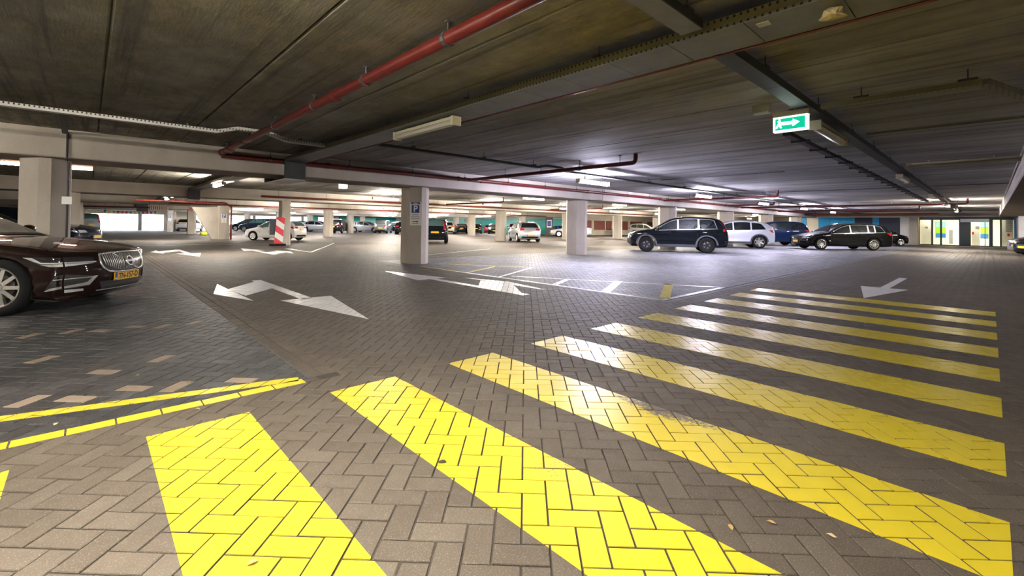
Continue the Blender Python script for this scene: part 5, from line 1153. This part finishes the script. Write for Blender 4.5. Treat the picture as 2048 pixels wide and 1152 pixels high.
MB().use('dark_panel').box(-.1, .1, -.45, .45, 0, 2.2).build('board', parent=e); MB().use('sign_white').box(.1, .11, -.28, .28, 1.0, 1.9).build('sign_plate', parent=e); MB().use('sign_blue').box(.11, .115, -.22, .22, 1.15, 1.8).build('blue_field', parent=e)
# leaning red and white board on a black foot
e = empty('traffic_board', (7.06, 24.70, 0), R(0), 'leaning red and white striped board against the slim column', 'sign'); tilt = .12
def bp(x, z): return (x+tilt*(z/1.35)-.05, -.02+.04*z, z)
def bpoly(pts, m, name, y0=0., parent=e):
    vs = [(*bp(x, z)[:1], bp(x, z)[1]-y0, z) for x, z in pts]; n = len(vs); vs2 = [(a, b+.02, c_) for a, b, c_ in vs]
    return MB().use(m).add(vs+vs2, [tuple(range(n)), tuple(range(2*n-1, n-1, -1))]+[(i, i+n, (i+1) % n+n, (i+1) % n) for i in range(n)]).build(name, parent=parent)
bpoly([(-.20, .10), (.20, .10), (.20, 1.45), (-.20, 1.45)], 'sign_white', 'panel')
for z in (.0, .62, 1.24):
    q = [(-.20, z+.12), (-.20, z+.44), (.20, z+.16), (.20, z-.16)]
    q = clip(clip(q, 0, 1, 1.45), 0, -1, -.10)
    if len(q) > 2: bpoly(q, 'sign_red', 'red_stripe', .003)
MB().use('rubber').prism([(-.45, -.16), (.28, -.16), (.30, .14), (-.42, .14)], 0, .10).build('foot', parent=e)
MB().use('dark_panel').box(-.42, -.12, .06, .12, .55, 1.38).build('back_board', parent=e)
# hazard boards under the third beam
for i, (a, c_, za, zb2) in enumerate(((2.95, 3.97, 1.94, 2.17), (5.11, 6.15, 1.91, 2.17))):
    e = empty('height_board', ((a+c_)/2, 38.5, za), 0, ['red and white striped height board left of the other', 'red and white striped height board next to the raking column'][i], 'sign'); w_ = (c_-a)
    MB().use('sign_white').box(-w_/2, w_/2, -.01, .01, 0, zb2-za).build('board', parent=e)
    for k in range(10): MB().use('sign_red').box(-w_/2+k*w_/10, -w_/2+(k+.5)*w_/10, -.013, -.01, 0, zb2-za).build('red_stripe', parent=e)
    MB().use('rod').box(-w_/2, -w_/2+.02, 0, .02, zb2-za, CEIL-za).box(w_/2-.02, w_/2, 0, .02, zb2-za, CEIL-za).build('hanging_bars', parent=e)
MB().use('sign_white').box(6.17, 6.75, 38.49, 38.51, 1.91, 2.17).build('blank_board', label='blank pale board right of the striped height boards', cat='sign')
# bunting before the daylight opening
e = empty('bunting', (1.0, 50.0, 2.05), 0, 'string of coloured flags before the daylight opening', 'bunting'); nfl = 14
fc = [(.01, .12, .45), (.75, .60, .02), (.20, .55, .12), (.55, .02, .12), (.60, .05, .15), (.5, .02, .2), (.02, .15, .40), (.7, .35, .05), (.05, .45, .25), (.5, .02, .05), (.5, .01, .1), (.2, .02, .2), (.02, .08, .25), (.5, .5, .05)]
pts = [(k*.27, 0, -.03-.10*math.sin(math.pi*k/(nfl-1))) for k in range(nfl)]
MB().use('rod').tube([(-.02, 0, CEIL-2.05)]+pts+[(pts[-1][0]+.02, 0, CEIL-2.05)], .012, 5).build('string', parent=e)
for k in range(nfl):
    m = mat('flag_%d' % k, fc[k], .7); x, y, z = pts[k]; MB().use('flag_%d' % k).add([(x-.10, -.01, z), (x+.10, -.01, z), (x, -.01, z-.24), (x-.10, .01, z), (x+.10, .01, z), (x, .01, z-.24)], [(0, 2, 1), (3, 4, 5), (0, 1, 4, 3), (1, 2, 5, 4), (2, 0, 3, 5)]).build('flag', parent=e)
# small things on the floor
mat('yellow_bag', (.75, .80, .05), .5)
for i, (x, y) in enumerate(((7.3, 46.6), (8.3, 48.5))):  # two small blobs of unknown kind
    n = 10; mb = MB().use('yellow_bag' if i == 0 else 'paint_beige').lathe([(.0, 0), (.24, .0), (.30, .12), (.24, .26), (.0, .32)], 14, 'z', (x, y, 0)); mb.build('sand_bag', smooth=True, label=['bright yellow bag on the floor beside the raking column', 'pale bag on the floor beside the yellow one'][i], cat='bag')
mat('dry_leaf', (.42, .26, .10), .7); mat('dry_leaf_pale', (.55, .42, .24), .7)
def g0_(x, y):
    d = cF+cR*((x-1024)/FPX)+cU*((CY-y)/FPX); t_ = -CAMH/d.z; return (d.x*t_, d.y*t_)
LEAVES = [(1461, 1057), (1543, 1048), (1663, 1075), (378, 765), (395, 820), (112, 850), (275, 752), (505, 1128), (884, 926), (320, 668), (62, 664), (240, 708)]
LB = ['orange dry leaf between the two nearest stripes, left of its pair', 'orange dry leaf between the two nearest stripes, right of its pair', 'pale leaf scrap near the end of the third stripe', 'dry leaf on a brown brick in the charcoal bay', 'pale leaf just below the yellow border line', 'pale leaf between the two yellow lines', 'thin pale leaf stalk on the charcoal bricks', 'small dry leaf low on the widest stripe', 'dark scrap on the edge of the second stripe', 'small leaf scrap on the charcoal bricks under the brown car nose', 'small leaf scrap left among the charcoal bricks', 'tiny leaf scrap in the middle of the charcoal bay']
for i, (x, y) in enumerate(LEAVES):
    gx, gy = g0_(x, y); s = .017+.007*random.random(); a = random.uniform(0, 6.28); prof = [(-1, 0), (-.5, .5), (0, .62), (.5, .42), (1, 0), (.5, -.42), (0, -.6), (-.5, -.45)]
    vs = [(0, 0, .010)]+[(px*s*math.cos(a)-py*s*math.sin(a)*.8, px*s*math.sin(a)+py*s*math.cos(a)*.8, .004+.008*abs(py)+random.uniform(0, .005)) for px, py in prof]; n = len(prof)
    me = MB().use('dry_leaf_pale' if i in (2, 4, 5, 6) else ('sign_black' if i == 8 else 'dry_leaf')).add(vs, [(0, k+1, (k+1) % n+1) for k in range(n)]).mesh('dry_leaf'); link('dry_leaf', me, None, LB[i], 'leaf', 'litter on the paving', None, (gx, gy, .0))
